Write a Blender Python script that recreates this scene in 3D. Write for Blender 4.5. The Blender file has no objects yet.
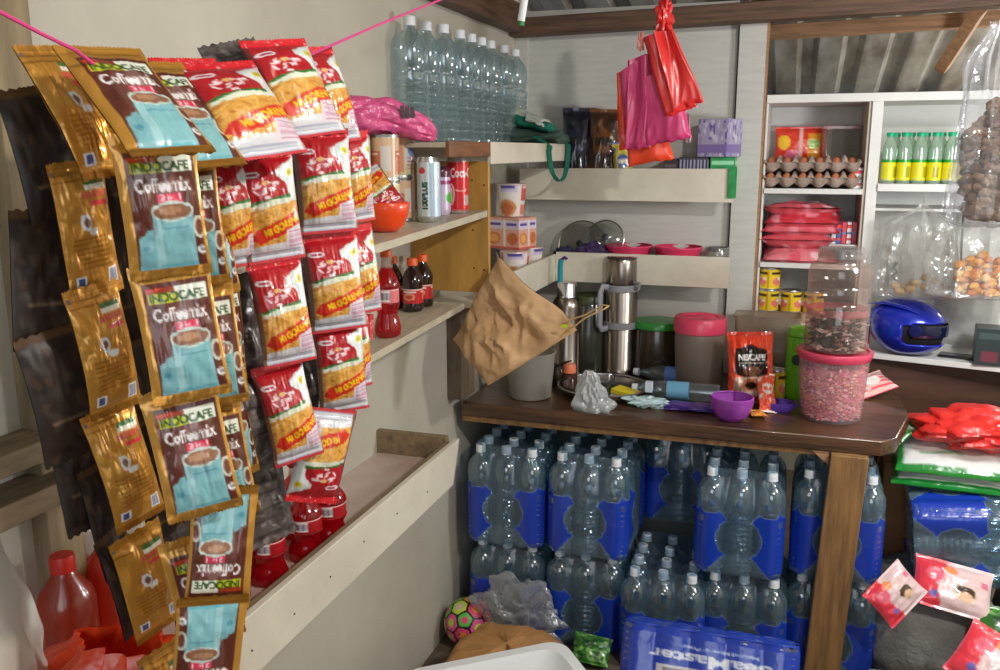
import bpy, math, random
import numpy as np
from mathutils import Vector, noise, Matrix
random.seed(7)
R = math.radians
scn = bpy.context.scene
col = bpy.data.collections.new('shop'); scn.collection.children.link(col)

# ---------------------------------------------------------------- camera model
F = 890.; PITCH = R(11.7); YAW = R(18.4); ROLL = R(.15); EYE = 1.58
fw = np.array([-math.sin(YAW)*math.cos(PITCH), math.cos(YAW)*math.cos(PITCH), -math.sin(PITCH)])
r0 = np.array([math.cos(YAW), math.sin(YAW), 0.]); u0 = np.cross(r0, fw)
RT = r0*math.cos(ROLL) - u0*math.sin(ROLL); UP = u0*math.cos(ROLL) + r0*math.sin(ROLL)
def at(x, y, X=None, Y=None, Z=None, D=None):
    d = fw + RT*(x-500)/F + UP*(335-y)/F
    t = D if D is not None else X/d[0] if X is not None else Y/d[1] if Y is not None else (Z-EYE)/d[2]
    return Vector((d[0]*t, d[1]*t, EYE+d[2]*t))
cam_d = bpy.data.cameras.new('camera'); cam = bpy.data.objects.new('camera', cam_d); col.objects.link(cam)
cam_d.sensor_width = 36.; cam_d.lens = 36.*F/1000; cam_d.clip_start = .02; cam_d.clip_end = 60
m = Matrix.Identity(4)
for i in range(3): m[i][0] = RT[i]; m[i][1] = UP[i]; m[i][2] = -fw[i]
m[2][3] = EYE; cam.matrix_world = m; scn.camera = cam

# ---------------------------------------------------------------- colours and materials
def lin(c):
    c = [v/255. for v in c[:3]]
    return tuple(v/12.92 if v <= .04045 else ((v+.055)/1.055)**2.4 for v in c)
def lin1(v): return v/12.92 if v <= .04045 else ((v+.055)/1.055)**2.4
_M = {}
def mat(name, c=(200,200,200), rough=.5, metal=0., bump=0., bscale=40., var=0., vscale=6., stretch=(1,1,1),
        spec=.5, coat=0., attr=False, attr_metal=False, opacity=1., tint=None, fres=.5, c2=None, bstretch=None, sss=0., shine=1.):
    """one procedural material: noise-varied colour, noise bump, optional print colours (attribute), optional clear film mix"""
    if name in _M: return _M[name]
    mt = bpy.data.materials.new(name); mt.use_nodes = True; nt = mt.node_tree; N = nt.nodes; L = nt.links
    bs = N['Principled BSDF']; out = N['Material Output']
    bs.inputs['Roughness'].default_value = rough; bs.inputs['Metallic'].default_value = metal
    bs.inputs['Specular IOR Level'].default_value = spec; bs.inputs['Coat Weight'].default_value = coat
    bs.inputs['Coat Roughness'].default_value = .08
    tc = N.new('ShaderNodeTexCoord')
    if sss: bs.inputs['Subsurface Weight'].default_value = sss; bs.inputs['Subsurface Radius'].default_value = (.01,.01,.01)
    bs.inputs['Base Color'].default_value = (*lin(c), 1)
    src = None
    if attr:
        a = N.new('ShaderNodeAttribute'); a.attribute_name = 'Col'; src = a.outputs['Color']
        if attr_metal: L.new(a.outputs['Alpha'], bs.inputs['Metallic'])
    if var:
        mp = N.new('ShaderNodeMapping'); mp.inputs['Scale'].default_value = stretch
        L.new(tc.outputs['Object'], mp.inputs['Vector'])
        nz = N.new('ShaderNodeTexNoise'); nz.inputs['Scale'].default_value = vscale; nz.inputs['Detail'].default_value = 6
        nz.inputs['Roughness'].default_value = .6
        L.new(mp.outputs[0], nz.inputs['Vector'])
        rp = N.new('ShaderNodeValToRGB'); rp.color_ramp.elements[0].position = .32; rp.color_ramp.elements[1].position = .68
        L.new(nz.outputs['Fac'], rp.inputs[0])
        mx = N.new('ShaderNodeMix'); mx.data_type = 'RGBA'
        L.new(rp.outputs[0], mx.inputs[0])
        if src is not None:
            mx.blend_type = 'MULTIPLY'
            mm = N.new('ShaderNodeMath'); mm.operation = 'MULTIPLY'; mm.inputs[1].default_value = var
            L.new(rp.outputs[0], mm.inputs[0]); L.new(mm.outputs[0], mx.inputs[0])
            L.new(src, mx.inputs[6]); mx.inputs[7].default_value = (.5,.5,.5,1)
        else:
            b = c2 if c2 else tuple(v*(1-var) for v in c)
            mx.inputs[6].default_value = (*lin(c), 1); mx.inputs[7].default_value = (*lin(b), 1)
        src = mx.outputs[2]
    if src is not None: L.new(src, bs.inputs['Base Color'])
    if bump:
        nb = N.new('ShaderNodeTexNoise'); nb.inputs['Scale'].default_value = bscale; nb.inputs['Detail'].default_value = 3
        mp2 = N.new('ShaderNodeMapping'); mp2.inputs['Scale'].default_value = bstretch or stretch
        L.new(tc.outputs['Object'], mp2.inputs['Vector']); L.new(mp2.outputs[0], nb.inputs['Vector'])
        bm = N.new('ShaderNodeBump'); bm.inputs['Strength'].default_value = min(1., bump); bm.inputs['Distance'].default_value = .01*max(1., bump)
        L.new(nb.outputs['Fac'], bm.inputs['Height']); L.new(bm.outputs[0], bs.inputs['Normal'])
    if opacity != 1.:
        bs.inputs['Specular IOR Level'].default_value = 0.; bs.inputs['Coat Weight'].default_value = 0.
        tr = N.new('ShaderNodeBsdfTransparent'); tr.inputs[0].default_value = (*lin(tint or c), 1)
        ms = N.new('ShaderNodeMixShader')
        lw = N.new('ShaderNodeLayerWeight'); lw.inputs[0].default_value = .3
        if bump: L.new(bm.outputs[0], lw.inputs['Normal'])
        ma = N.new('ShaderNodeMath'); ma.operation = 'MULTIPLY_ADD'; ma.use_clamp = True
        L.new(lw.outputs['Facing'], ma.inputs[0]); ma.inputs[1].default_value = fres*.6
        if opacity == 'attr':
            a2 = N.new('ShaderNodeAttribute'); a2.attribute_name = 'Col'
            m3 = N.new('ShaderNodeMath'); m3.operation = 'ADD'; m3.inputs[1].default_value = .02
            L.new(a2.outputs['Alpha'], m3.inputs[0]); L.new(m3.outputs[0], ma.inputs[2])
        else: ma.inputs[2].default_value = opacity
        L.new(ma.outputs[0], ms.inputs[0]); L.new(tr.outputs[0], ms.inputs[1]); L.new(bs.outputs[0], ms.inputs[2])
        gl = N.new('ShaderNodeBsdfGlossy'); gl.inputs['Roughness'].default_value = rough; gl.inputs[0].default_value = (.95,.95,.95,1)
        if bump: L.new(bm.outputs[0], gl.inputs['Normal'])
        m4 = N.new('ShaderNodeMath'); m4.operation = 'MULTIPLY_ADD'; m4.use_clamp = True
        m5 = N.new('ShaderNodeMath'); m5.operation = 'POWER'; m5.inputs[1].default_value = 3.
        L.new(lw.outputs['Facing'], m5.inputs[0]); L.new(m5.outputs[0], m4.inputs[0]); m4.inputs[1].default_value = .5*shine; m4.inputs[2].default_value = .07*shine
        mo = N.new('ShaderNodeMixShader'); L.new(m4.outputs[0], mo.inputs[0]); L.new(ms.outputs[0], mo.inputs[1]); L.new(gl.outputs[0], mo.inputs[2])
        L.new(mo.outputs[0], out.inputs[0])
    _M[name] = mt
    return mt

# ---------------------------------------------------------------- printing canvas (colours go to mesh attributes)
_T = {}
def glyphs(s, bold=.0):
    k = (s, bold)
    if k in _T: return _T[k]
    cu = bpy.data.curves.new('t', 'FONT'); cu.body = s; cu.offset = bold; cu.resolution_u = 3
    ob = bpy.data.objects.new('t', cu); me = bpy.data.meshes.new_from_object(ob)
    me.calc_loop_triangles()
    v = np.array([p.co[:2] for p in me.vertices]).reshape(-1,2)
    t = np.array([tuple(a.vertices) for a in me.loop_triangles], int).reshape(-1,3)
    bpy.data.objects.remove(ob); bpy.data.curves.remove(cu); bpy.data.meshes.remove(me)
    v = v - v.min(0); v[:,1] /= max(1e-6, v[:,1].max()); v[:,0] /= max(1e-6, v[:,0].max())
    _T[k] = (v, t); return _T[k]
class Cv:
    """print canvas, coordinates 0..w, 0..h with y down; colour rgb 0-255, a = 4th channel"""
    def __init__(s, w, h, bg, a=0., ss=3):
        s.w, s.h, s.ss = w, h, ss; s.a = np.zeros((h*ss, w*ss, 4)); s.a[:] = (*bg[:3], a)
        yy, xx = np.mgrid[0:h*ss, 0:w*ss]; s.X = (xx+.5)/ss; s.Y = (yy+.5)/ss
    def put(s, msk, c, a=0.): s.a[msk] = (*c[:3], a)
    def rect(s, x0, y0, x1, y1, c, a=0.): s.put((s.X>=x0)&(s.X<x1)&(s.Y>=y0)&(s.Y<y1), c, a)
    def ell(s, cx, cy, rx, ry, c, a=0., rot=0):
        dx, dy = s.X-cx, s.Y-cy; k, q = math.cos(rot), math.sin(rot)
        s.put(((dx*k+dy*q)/rx)**2+((-dx*q+dy*k)/ry)**2 < 1, c, a)
    def poly(s, pts, c, a=0.):
        ins = np.zeros(s.X.shape, bool); n = len(pts)
        for i in range(n):
            (x0,y0),(x1,y1) = pts[i], pts[(i+1)%n]
            if y0 == y1: continue
            cr = ((y0 <= s.Y) & (s.Y < y1)) | ((y1 <= s.Y) & (s.Y < y0))
            ins ^= cr & (s.X < x0 + (s.Y-y0)*(x1-x0)/(y1-y0))
        s.put(ins, c, a)
    def text(s, t, x, y, w, h, c, a=0., rot=0., bold=.02):
        v, tr = glyphs(t, bold); k, q = math.cos(rot), math.sin(rot)
        px = v[:,0]*w; py = (1-v[:,1])*h
        P = np.stack([x+px*k-py*q, y+px*q+py*k], 1)
        for T in tr:
            A, B, C_ = P[T]; lo = np.floor(P[T].min(0)*s.ss).astype(int)-1; hi = np.ceil(P[T].max(0)*s.ss).astype(int)+1
            lo = np.maximum(lo, 0); hi = np.minimum(hi, (s.w*s.ss, s.h*s.ss))
            if (hi <= lo).any(): continue
            X = s.X[lo[1]:hi[1], lo[0]:hi[0]]; Y = s.Y[lo[1]:hi[1], lo[0]:hi[0]]
            d = (B[0]-A[0])*(C_[1]-A[1])-(C_[0]-A[0])*(B[1]-A[1])
            if abs(d) < 1e-12: continue
            u = ((X-A[0])*(C_[1]-A[1])-(C_[0]-A[0])*(Y-A[1]))/d; w_ = ((B[0]-A[0])*(Y-A[1])-(X-A[0])*(B[1]-A[1]))/d
            mk = (u>=-1e-6)&(w_>=-1e-6)&(u+w_<=1.000001)
            s.a[lo[1]:hi[1], lo[0]:hi[0]][mk] = (*c[:3], a)
    def speck(s, x0, y0, x1, y1, n, cols, r=(1,2), a=0., seed=1):
        g = random.Random(seed)
        for _ in range(n): s.ell(g.uniform(x0,x1), g.uniform(y0,y1), g.uniform(*r), g.uniform(*r)*.6, g.choice(cols), a, g.uniform(0,3))
    def done(s):
        b = s.a.reshape(s.h, s.ss, s.w, s.ss, 4).mean((1,3)); c = b[...,:3]/255.
        c = np.where(c <= .04045, c/12.92, ((c+.055)/1.055)**2.4)
        return np.concatenate([c, b[...,3:]], 2)
def sample(img, nu, nv):
    h, w = img.shape[:2]
    ys = np.linspace(0, h-1, nv).round().astype(int); xs = np.linspace(0, w-1, nu).round().astype(int)
    return img[ys][:, xs]

# ---------------------------------------------------------------- mesh builder
class MB:
    def __init__(s): s.v = []; s.f = []; s.c = []; s.mi = []; s.n = 0; s.hascol = False
    def add(s, vs, fs, cs=None, mi=0):
        s.v.extend(map(tuple, vs)); s.f.extend(tuple(i+s.n for i in f) for f in fs); s.mi.extend([mi]*len(fs))
        if cs is None: s.c.extend([(1,1,1,0)]*len(vs))
        else: s.c.extend(map(tuple, cs)); s.hascol = True
        s.n += len(vs); return s
    def grid(s, fn, nu, nv, img=None, colr=None, wrap=False, mi=0, flip=False):
        U, V = np.meshgrid(np.linspace(0,1,nu), np.linspace(0,1,nv))
        X, Y, Z = fn(U, V); vs = np.stack([X+0*U, Y+0*U, Z+0*U], -1).reshape(-1,3)
        cs = None
        if img is not None: cs = sample(img, nu, nv).reshape(-1,4)
        elif colr is not None: cs = [(*lin(colr), colr[3] if len(colr) > 3 else 0.)]*len(vs)
        fs = []
        for j in range(nv-1):
            for i in range(nu-1):
                a = j*nu+i; q = (a, a+nu, a+nu+1, a+1)
                fs.append(q[::-1] if flip else q)
        return s.add(vs, fs, cs, mi)
    def box(s, x0, y0, z0, x1, y1, z1, M=None, colr=None, mi=0):
        vs = [Vector((x,y,z)) for x in (x0,x1) for y in (y0,y1) for z in (z0,z1)]
        if M is not None: vs = [M @ v for v in vs]
        fs = [(0,1,3,2),(4,6,7,5),(0,4,5,1),(2,3,7,6),(0,2,6,4),(1,5,7,3)]
        return s.add(vs, fs, [(*lin(colr),0.)]*8 if colr else None, mi)
    def hexa(s, p, mi=0):
        """p: four bottom corners (ccw from above) then four top corners"""
        return s.add(p, [(3,2,1,0),(4,5,6,7),(0,1,5,4),(1,2,6,5),(2,3,7,6),(3,0,4,7)], None, mi)
    def lathe(s, prof, seg=32, c=(0,0,0), colr=None, mi=0, M=None, img=None, ell=1., closed=False):
        """prof (r,z) from top to bottom"""
        prof = list(prof)
        if closed:
            prof = [(0.0004, prof[0][1])]+prof+[(0.0004, prof[-1][1])]
        n = len(prof); vs = []; cs = []
        im = sample(img, seg+1, n) if img is not None else None
        for j, (r, z) in enumerate(prof):
            for i in range(seg+1):
                a = 2*math.pi*i/seg - math.pi/2 - math.pi
                v = Vector((c[0]+r*math.cos(a), c[1]+r*math.sin(a)*ell, c[2]+z))
                if M is not None: v = M @ v
                vs.append(v)
                if im is not None: cs.append(im[j][i])
        fs = []
        for j in range(n-1):
            for i in range(seg):
                a = j*(seg+1)+i; fs.append((a, a+seg+1, a+seg+2, a+1))
        if im is None: cs = [(*lin(colr),colr[3] if len(colr)>3 else 0.)]*len(vs) if colr else None
        return s.add(vs, fs, cs, mi)
    def tube(s, pts, r, seg=8, colr=None, mi=0, cap=True, flat=1.):
        pts = [Vector(p) for p in pts]; n = len(pts); vs = []; rr = r if isinstance(r, (list,tuple)) else [r]*n
        up = Vector((0,0,1)); prev = None
        for i, p in enumerate(pts):
            t = (pts[min(i+1,n-1)]-pts[max(i-1,0)]).normalized()
            if prev is None: prev = t.cross(up if abs(t.z) < .9 else Vector((1,0,0))).normalized()
            a = (prev - t*prev.dot(t)).normalized(); b = t.cross(a); prev = a
            for k in range(seg):
                q = 2*math.pi*k/seg; vs.append(p + a*math.cos(q)*rr[i] + b*math.sin(q)*rr[i]*flat)
        fs = [(i*seg+k, i*seg+(k+1)%seg, (i+1)*seg+(k+1)%seg, (i+1)*seg+k) for i in range(n-1) for k in range(seg)]
        if cap: fs += [tuple(range(seg))[::-1], tuple((n-1)*seg+k for k in range(seg))]
        return s.add(vs, fs, [(*lin(colr),0.)]*len(vs) if colr else None, mi)
    def prism(s, pts, y0, y1, colr=None, mi=0, M=None):
        """outline (x,z) pushed through y"""
        n = len(pts); vs = [Vector((p[0],y0,p[1])) for p in pts]+[Vector((p[0],y1,p[1])) for p in pts]
        if M is not None: vs = [M @ v for v in vs]
        fs = [tuple(range(n)), tuple(range(2*n-1, n-1, -1))]+[(i,(i+1)%n+0, (i+1)%n+n, i+n)[::-1] for i in range(n)]
        return s.add(vs, fs, [(*lin(colr),0.)]*2*n if colr else None, mi)
    def jit(s, amp, sc, seed=0., a0=0, only=None):
        for i in range(a0, len(s.v)):
            v = Vector(s.v[i]); d = noise.noise_vector(v*sc+Vector((seed,seed*2,0)))
            s.v[i] = tuple(v + d*amp)
        return s
    def xf(s, M): s.v = [tuple(M @ Vector(v)) for v in s.v]; return s
    def mesh(s, name, mats, smooth=True, ang=40):
        me = bpy.data.meshes.new(name); me.from_pydata(s.v, [], s.f); me.update()
        for k in (mats if isinstance(mats, (list,tuple)) else [mats]): me.materials.append(k)
        me.polygons.foreach_set('material_index', s.mi)
        if s.hascol:
            ca = me.color_attributes.new('Col', 'FLOAT_COLOR', 'POINT'); ca.data.foreach_set('color', np.array(s.c, dtype=np.float32).ravel())
        if smooth:
            me.polygons.foreach_set('use_smooth', [True]*len(me.polygons)); me.set_sharp_from_angle(angle=R(ang))
        return me
    def build(s, name, mats, parent=None, bev=0., smooth=True, ang=40, solid=0., loc=None):
        o = bpy.data.objects.new(name, s.mesh(name, mats, smooth, ang)); col.objects.link(o)
        if parent: o.parent = parent
        if loc is not None: o.location = loc
        if solid: md = o.modifiers.new('s','SOLIDIFY'); md.thickness = solid; md.offset = 0
        if bev: md = o.modifiers.new('b','BEVEL'); md.width = bev; md.segments = 2; md.limit_method = 'ANGLE'; md.angle_limit = R(50)
        return o
def tag(o, label=None, cat=None, group=None, kind=None):
    if label: o['label'] = label
    if cat: o['category'] = cat
    if group: o['group'] = group
    if kind: o['kind'] = kind
    return o
def struct(o): o['kind'] = 'structure'; return o
def empty(name, loc, label, cat, group=None, rz=0.):
    o = bpy.data.objects.new(name, None); col.objects.link(o); o.location = loc; o.rotation_euler = (0,0,rz)
    o.empty_display_size = .05
    return tag(o, label, cat, group)
def pose(o, loc, yaw=0., tilt=0., roll=0.):
    o.rotation_mode = 'YXZ'; o.rotation_euler = (tilt, roll, yaw); o.location = loc; return o
def copy_tree(o, parent=None):
    c = o.copy(); col.objects.link(c)
    if parent: c.parent = parent
    for ch in list(o.children): copy_tree(ch, c)
    return c
def again(o, loc, label=None, group=None, rz=None):
    c = copy_tree(o); c.location = loc
    if label: c['label'] = label
    if group: c['group'] = group
    if rz is not None: c.rotation_euler = (0,0,rz)
    return c
def nz(x, y, z=0., s=1.): return noise.noise(Vector((x*s, y*s, z*s)))
vnz = np.vectorize(lambda x, y, z: noise.noise(Vector((x, y, z))))

# ---------------------------------------------------------------- shared shapes
def pouch(mb, w, h, t, img=None, back=None, seed=0., crk=.004, nu=56, nv=84, backc=(150,150,150), p=2.4, seal=.07, zig=0., sag=0.):
    """pillow pack: x across, z up, front faces -y, centred"""
    def sh(sgn):
        def fn(U, V):
            x = (U-.5)*w; z = (.5-V)*h
            a = np.clip(1-np.abs(2*U-1)**p, 0, 1)**.6
            vv = np.clip((np.abs(2*V-1))/(1-seal*2), 0, 1); b = np.clip(1-vv**p, 0, 1)**.6
            d = t/2*a*b
            k = vnz(U*5+seed, V*7, sgn*3.+seed)*crk + np.abs(vnz(U*11+seed, V*5+4, sgn+seed))*crk*.8
            e = np.minimum(1, 6*np.minimum(U,1-U)+.15)
            bow = np.sin(V*3+seed)*crk*1.5 + sag*(U-.5)**2
            x = x*(1-.05*b) + 0*V
            zz = z + np.where((V<.02)|(V>.98), np.sin(U*140)*zig, 0)
            return x, sgn*(d + k*e*(.3+.7*b)) + bow + sgn*.0006, zz
        return fn
    mb.grid(sh(-1), nu, nv, img=img, colr=None if img is not None else backc, flip=False)
    mb.grid(sh(1), max(12,nu//2), max(16,nv//2), img=back, colr=None if back is not None else backc, flip=True)
    return mb
def bagshape(mb, w, h, t, seed=0., top=.12, wr=.12, nu=56, nv=40, colr=None, belly=.0, wr_n=9, taper=None):
    """closed hanging bag: gathered at the top (z=0), hanging to z=-h; x across, y through"""
    def fn(U, V):
        a = U*2*math.pi
        g = np.clip(V/.22, 0, 1); g = g*g*(3-2*g); ww = top+(1-top)*g
        if taper is not None: ww = ww*(1-taper*V)
        bot = np.clip((1-V)/.06, 0, 1)**.5
        tt = ww*(1+belly*np.sin(V*3.1))
        n1 = vnz(np.cos(a)*2+seed, np.sin(a)*2+seed, V*1.2+seed); n2 = vnz(np.cos(a)*wr_n*.5, np.sin(a)*wr_n*.5+seed, V*2.2+seed*2)
        k = 1+wr*(n1*1.1+n2*.8)
        return w/2*ww*np.cos(a)*k*(.35+.65*bot**.4), t/2*tt*np.sin(a)*k*bot*(1+.5*n2), -h*V + .02*h*n1
    return mb.grid(fn, nu, nv, colr=colr, flip=True)
def crumple(mb, rx, ry, rz, seed=0., amp=.25, fr=2.2, nu=36, nv=24, colr=None, flat=0., img=None):
    def fn(U, V):
        a = U*2*math.pi; b = V*math.pi
        x, y, z = np.sin(b)*np.cos(a), np.sin(b)*np.sin(a), np.cos(b)
        k = 1+amp*(np.abs(vnz(x*fr+seed, y*fr, z*fr))*2-.5)+amp*.5*vnz(x*fr*2.7, y*fr*2.7+seed, z*fr*2.7)
        z = z*k
        if flat: z = np.maximum(z, -flat)
        return x*rx*k, y*ry*k, z*rz
    return mb.grid(fn, nu, nv, colr=colr, flip=False, img=img)
def interp(pts, n):
    z = [p[0] for p in pts]; r = [p[1] for p in pts]; zz = np.linspace(z[0], z[-1], n); return [(float(np.interp(q, z, r)), float(q)) for q in zz]

# common materials
PRINT = mat('printed_paper', rough=.42, attr=True, coat=.15)
GLOSS = mat('printed_gloss', rough=.22, attr=True, coat=.6)
FOIL = mat('printed_foil', rough=.3, attr=True, attr_metal=True, bump=.5, bscale=28, coat=.4)
FOILB = mat('crinkled_print', rough=.28, attr=True, bump=.45, bscale=30, coat=.7)
TIN = mat('printed_tin', rough=.28, attr=True, attr_metal=True)
STEEL = mat('brushed_steel', (158,148,138), rough=.26, metal=1., var=.12, vscale=30, stretch=(1,1,.05))
ALU = mat('aluminium', (205,205,205), rough=.25, metal=1.)
# ================================================================ the room
WALLW = mat('white_wall_paint', (198,193,178), rough=.6, var=.16, vscale=2.3, c2=(176,170,156), bump=.15, bscale=12)
PLY = mat('painted_plywood', (198,197,190), rough=.55, var=.05, vscale=10, stretch=(1,1,7), c2=(186,185,178), bump=.08, bscale=60)
BEAM = mat('dark_stained_wood', (108,78,58), rough=.6, var=.4, vscale=9, stretch=(.6,9,9), bump=.25, bscale=30)
BEAMY = mat('dark_stained_wood_lengthwise', (108,78,58), rough=.6, var=.4, vscale=9, stretch=(9,.6,9), bump=.25, bscale=30)
PALEW = mat('bare_pale_wood', (186,140,100), rough=.65, var=.25, vscale=9, stretch=(.8,9,9), bump=.2, bscale=30)
POSTW = mat('bare_post_wood', (160,118,70), rough=.6, var=.35, vscale=5, stretch=(9,9,.9), bump=.2, bscale=20)
TABLEW = mat('varnished_table_wood', (104,70,46), rough=.32, var=.5, vscale=6, stretch=(.7,8,8), bump=.15, bscale=20, coat=.25)
SHELFW = mat('white_shelf_paint', (222,216,198), rough=.5, var=.05, vscale=6, c2=(204,197,180), bump=.1, bscale=40)
SHELFC = mat('cream_shelf_board', (205,196,172), rough=.45, var=.15, vscale=12, stretch=(5,1,1), bump=.1, bscale=40)
YPLY = mat('yellow_varnished_plywood', (214,164,80), rough=.45, var=.2, vscale=5, stretch=(3,3,.5), bump=.1, bscale=30)
FLOORM = mat('bare_concrete', (112,96,80), rough=.8, var=.35, vscale=5, bump=.4, bscale=25)
ROOF = mat('galvanised_sheet', (196,194,186), rough=.45, metal=.1, var=.35, vscale=3.5, stretch=(2,.6,1), c2=(112,100,88), bump=.1, bscale=20)
NAIL = mat('rusty_nail', (70,50,38), rough=.6, metal=.6)
def wallobj(name, b, m, bev=0): return struct(MB().box(*b).build(name, m, bev=bev, smooth=False))
WX, BY = -1.03, 3.30
wallobj('floor', (-1.6,-1.6,-.06, 2.2,4.7,0), FLOORM)
wallobj('wall_left', (WX-.03,-1.6,0, WX,BY+.02,2.20), WALLW)
wallobj('wall_back', (WX,BY,0, -.232,BY+.02,2.08), PLY)
wallobj('wall_annex', (-.6,4.5,0, 2.1,4.52,1.80), WALLW)
wallobj('wall_right', (2.1,-1.6,0, 2.13,4.6,2.3), WALLW)
# post at the end of the back wall, corner batten, beams
b = MB().box(-.226,BY-.03,0, -.135,BY+.02,2.0); struct(b.build('trim_1', PLY, bev=.002))
struct(MB().box(-.135,BY-.03,0, -.128,BY+.03,2.0).build('trim_2', PALEW))
struct(MB().box(-.233,BY+.012,0, -.226,BY+.03,2.0).build('trim_3', mat('dark_gap', (60,50,42), rough=.9)))
struct(MB().box(WX,BY-.022,.0, WX+.05,BY,2.0).build('trim_4', PLY, bev=.002))
b0 = at(531,38,Y=3.2); b1 = at(768,26,Y=3.2)
MBm = MB().hexa([(WX,3.2,1.985),(1.2,3.2,2.02),(1.2,3.28,2.02),(WX,3.28,1.985),(WX,3.2,2.045),(1.2,3.2,2.085),(1.2,3.28,2.085),(WX,3.28,2.045)])
struct(MBm.build('trim_5', BEAM, bev=.003))
struct(MB().box(WX,-1.5,1.995, WX+.055,3.2,2.09).build('trim_6', BEAMY, bev=.003))
def roofz(Y): return 2.16-.20*(Y-3.3) if Y < 3.3 else 2.16-.27*(Y-3.3)
# roof timbers beyond the opening
struct(MB().hexa([(-.35,3.60,1.98),(.62,3.60,2.00),(.62,3.66,2.00),(-.35,3.66,1.98),(-.35,3.60,2.03),(.62,3.60,2.05),(.62,3.66,2.05),(-.35,3.66,2.03)]).build('trim_7', PALEW, bev=.002))
struct(MB().box(-.4,3.42,2.04, 1.1,3.48,2.08).build('trim_8', BEAM, bev=.002))
q0 = at(942,68,Y=3.66); q1 = at(972,22,Y=3.4)
struct(MB().tube([q0, q1+Vector((.02,0,.04))], .028, seg=4).build('trim_9', PALEW, smooth=False))
struct(MB().box(-1.5,1.2,roofz(1.2)-.10, 2.1,1.26,roofz(1.2)-.035).build('trim_10', BEAM, bev=.002))
struct(MB().box(-1.5,2.66,roofz(2.66)-.10, 2.1,2.72,roofz(2.66)-.04).build('trim_11', BEAM, bev=.002))
# corrugated roof
def rooffn(U, V):
    X = -1.6+3.8*U; Y = -1.6+6.4*V; ph = (X/.17) % 1.
    rib = np.clip(np.minimum(ph, 1-ph)*-9+2.2, 0, 1)*.032
    return X, Y+.012*np.sin(X*31), 2.16-np.where(Y < 3.3,.20,.27)*(Y-3.3)+rib+.004*np.sin(Y*3+X*2)
struct(MB().grid(rooffn, 360, 30).build('ceiling', ROOF, solid=.002))
# far left: wooden post on the wall
struct(MB().box(WX,.935,.78, WX+.03,1.0,2.0).build('trim_12', mat('weathered_post', (150,132,100), rough=.7, var=.3, vscale=5, stretch=(6,6,.7)), bev=.002))
struct(MB().box(WX,2.56,.80, WX+.05,2.68,1.13).build('trim_13', mat('greyed_wood', (130,112,92), rough=.7, var=.3, vscale=6, stretch=(7,7,.8)), bev=.002))
# left wall shelf unit : two sloping boards and a yellow end panel
def zL1(Y): return 1.422-(2.3-Y)*.039
def zL2(Y): return 1.163-(2.3-Y)*.039
u = empty('wall_shelf_unit', (WX,2.3,zL2(2.3)), 'cream two-tier wall shelf unit with a yellow plywood end panel, on the left wall', 'shelf')
def slab(name, x0, x1, Ya, Yb, zf, th, m, parent, lab=None):
    o = MB().hexa([(x0,Ya,zf(Ya)-th),(x1,Ya,zf(Ya)-th),(x1,Yb,zf(Yb)-th),(x0,Yb,zf(Yb)-th),(x0,Ya,zf(Ya)),(x1,Ya,zf(Ya)),(x1,Yb,zf(Yb)),(x0,Yb,zf(Yb))]).xf(Matrix.Translation(-parent.location)).build(name, m, parent, bev=.0015)
    if lab: o['label'] = lab
    return o
slab('shelf_board', WX, -.80, 1.30, 2.3, zL1, .018, SHELFC, u); slab('shelf_board', WX, -.87, 1.25, 2.3, zL2, .018, SHELFC, u)
def sub(name, b, m, parent, bev=.0015, lab=None):
    o = MB().box(*b).xf(Matrix.Translation(-parent.location)).build(name, m, parent, bev=bev)
    if lab: o['label'] = lab
    return o
ep = sub('end_panel', (WX,2.3,1.195, -.797,2.315,1.552), YPLY, u, lab='yellow varnished plywood end panel')
for p in ((472,180),(473,230),(474,268),(484,185),(484,270)):
    q = at(*p, Y=2.2995); MB().lathe([(.0025,.001),(.0025,-.001)], 8, closed=True, M=Matrix.Translation(q-u.location)@Matrix.Rotation(R(90),4,'X')).build('nail', NAIL, u)
# top shelf of the left wall
t = empty('high_shelf', (WX,2.6,1.6), 'high white-fronted shelf on the left wall carrying the water bottles', 'shelf')
sub('shelf_board', (WX,2.0,1.588, -.80,3.14,1.60), SHELFC, t)
sub('front_board', (-.80,2.30,1.545, -.788,3.14,1.603), SHELFW, t, lab='white painted front board')
sub('edge_plank', (-.80,2.0,1.565, -.79,2.298,1.603), mat('brown_plank', (140,92,58), rough=.5, var=.3, vscale=8, stretch=(8,1,8)), t, lab='bare brown wooden edge plank')
# back wall shelves
t = empty('wall_shelf', (-.6,BY,1.41), 'upper white lipped shelf on the back wall, under the hanging plastic bags', 'shelf')
sub('shelf_board', (WX+.06,3.157,1.425, -.225,BY-.001,1.44), SHELFW, t); sub('front_board', (WX+.06,3.145,1.405, -.212,3.157,1.518), SHELFW, t)
t = empty('wall_shelf', (-.6,BY,1.11), 'lower white lipped corner shelf on the back wall behind the thermos', 'shelf')
sub('shelf_board', (-.99,3.155,1.13, -.225,BY-.001,1.145), SHELFW, t); sub('front_board', (-.83,3.143,1.11, -.212,3.155,1.218), SHELFW, t)
sub('shelf_board', (WX,2.40,1.13, -.842,3.153,1.145), SHELFW, t); sub('front_board', (-.842,2.40,1.11, -.83,3.143,1.21), SHELFW, t)
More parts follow.
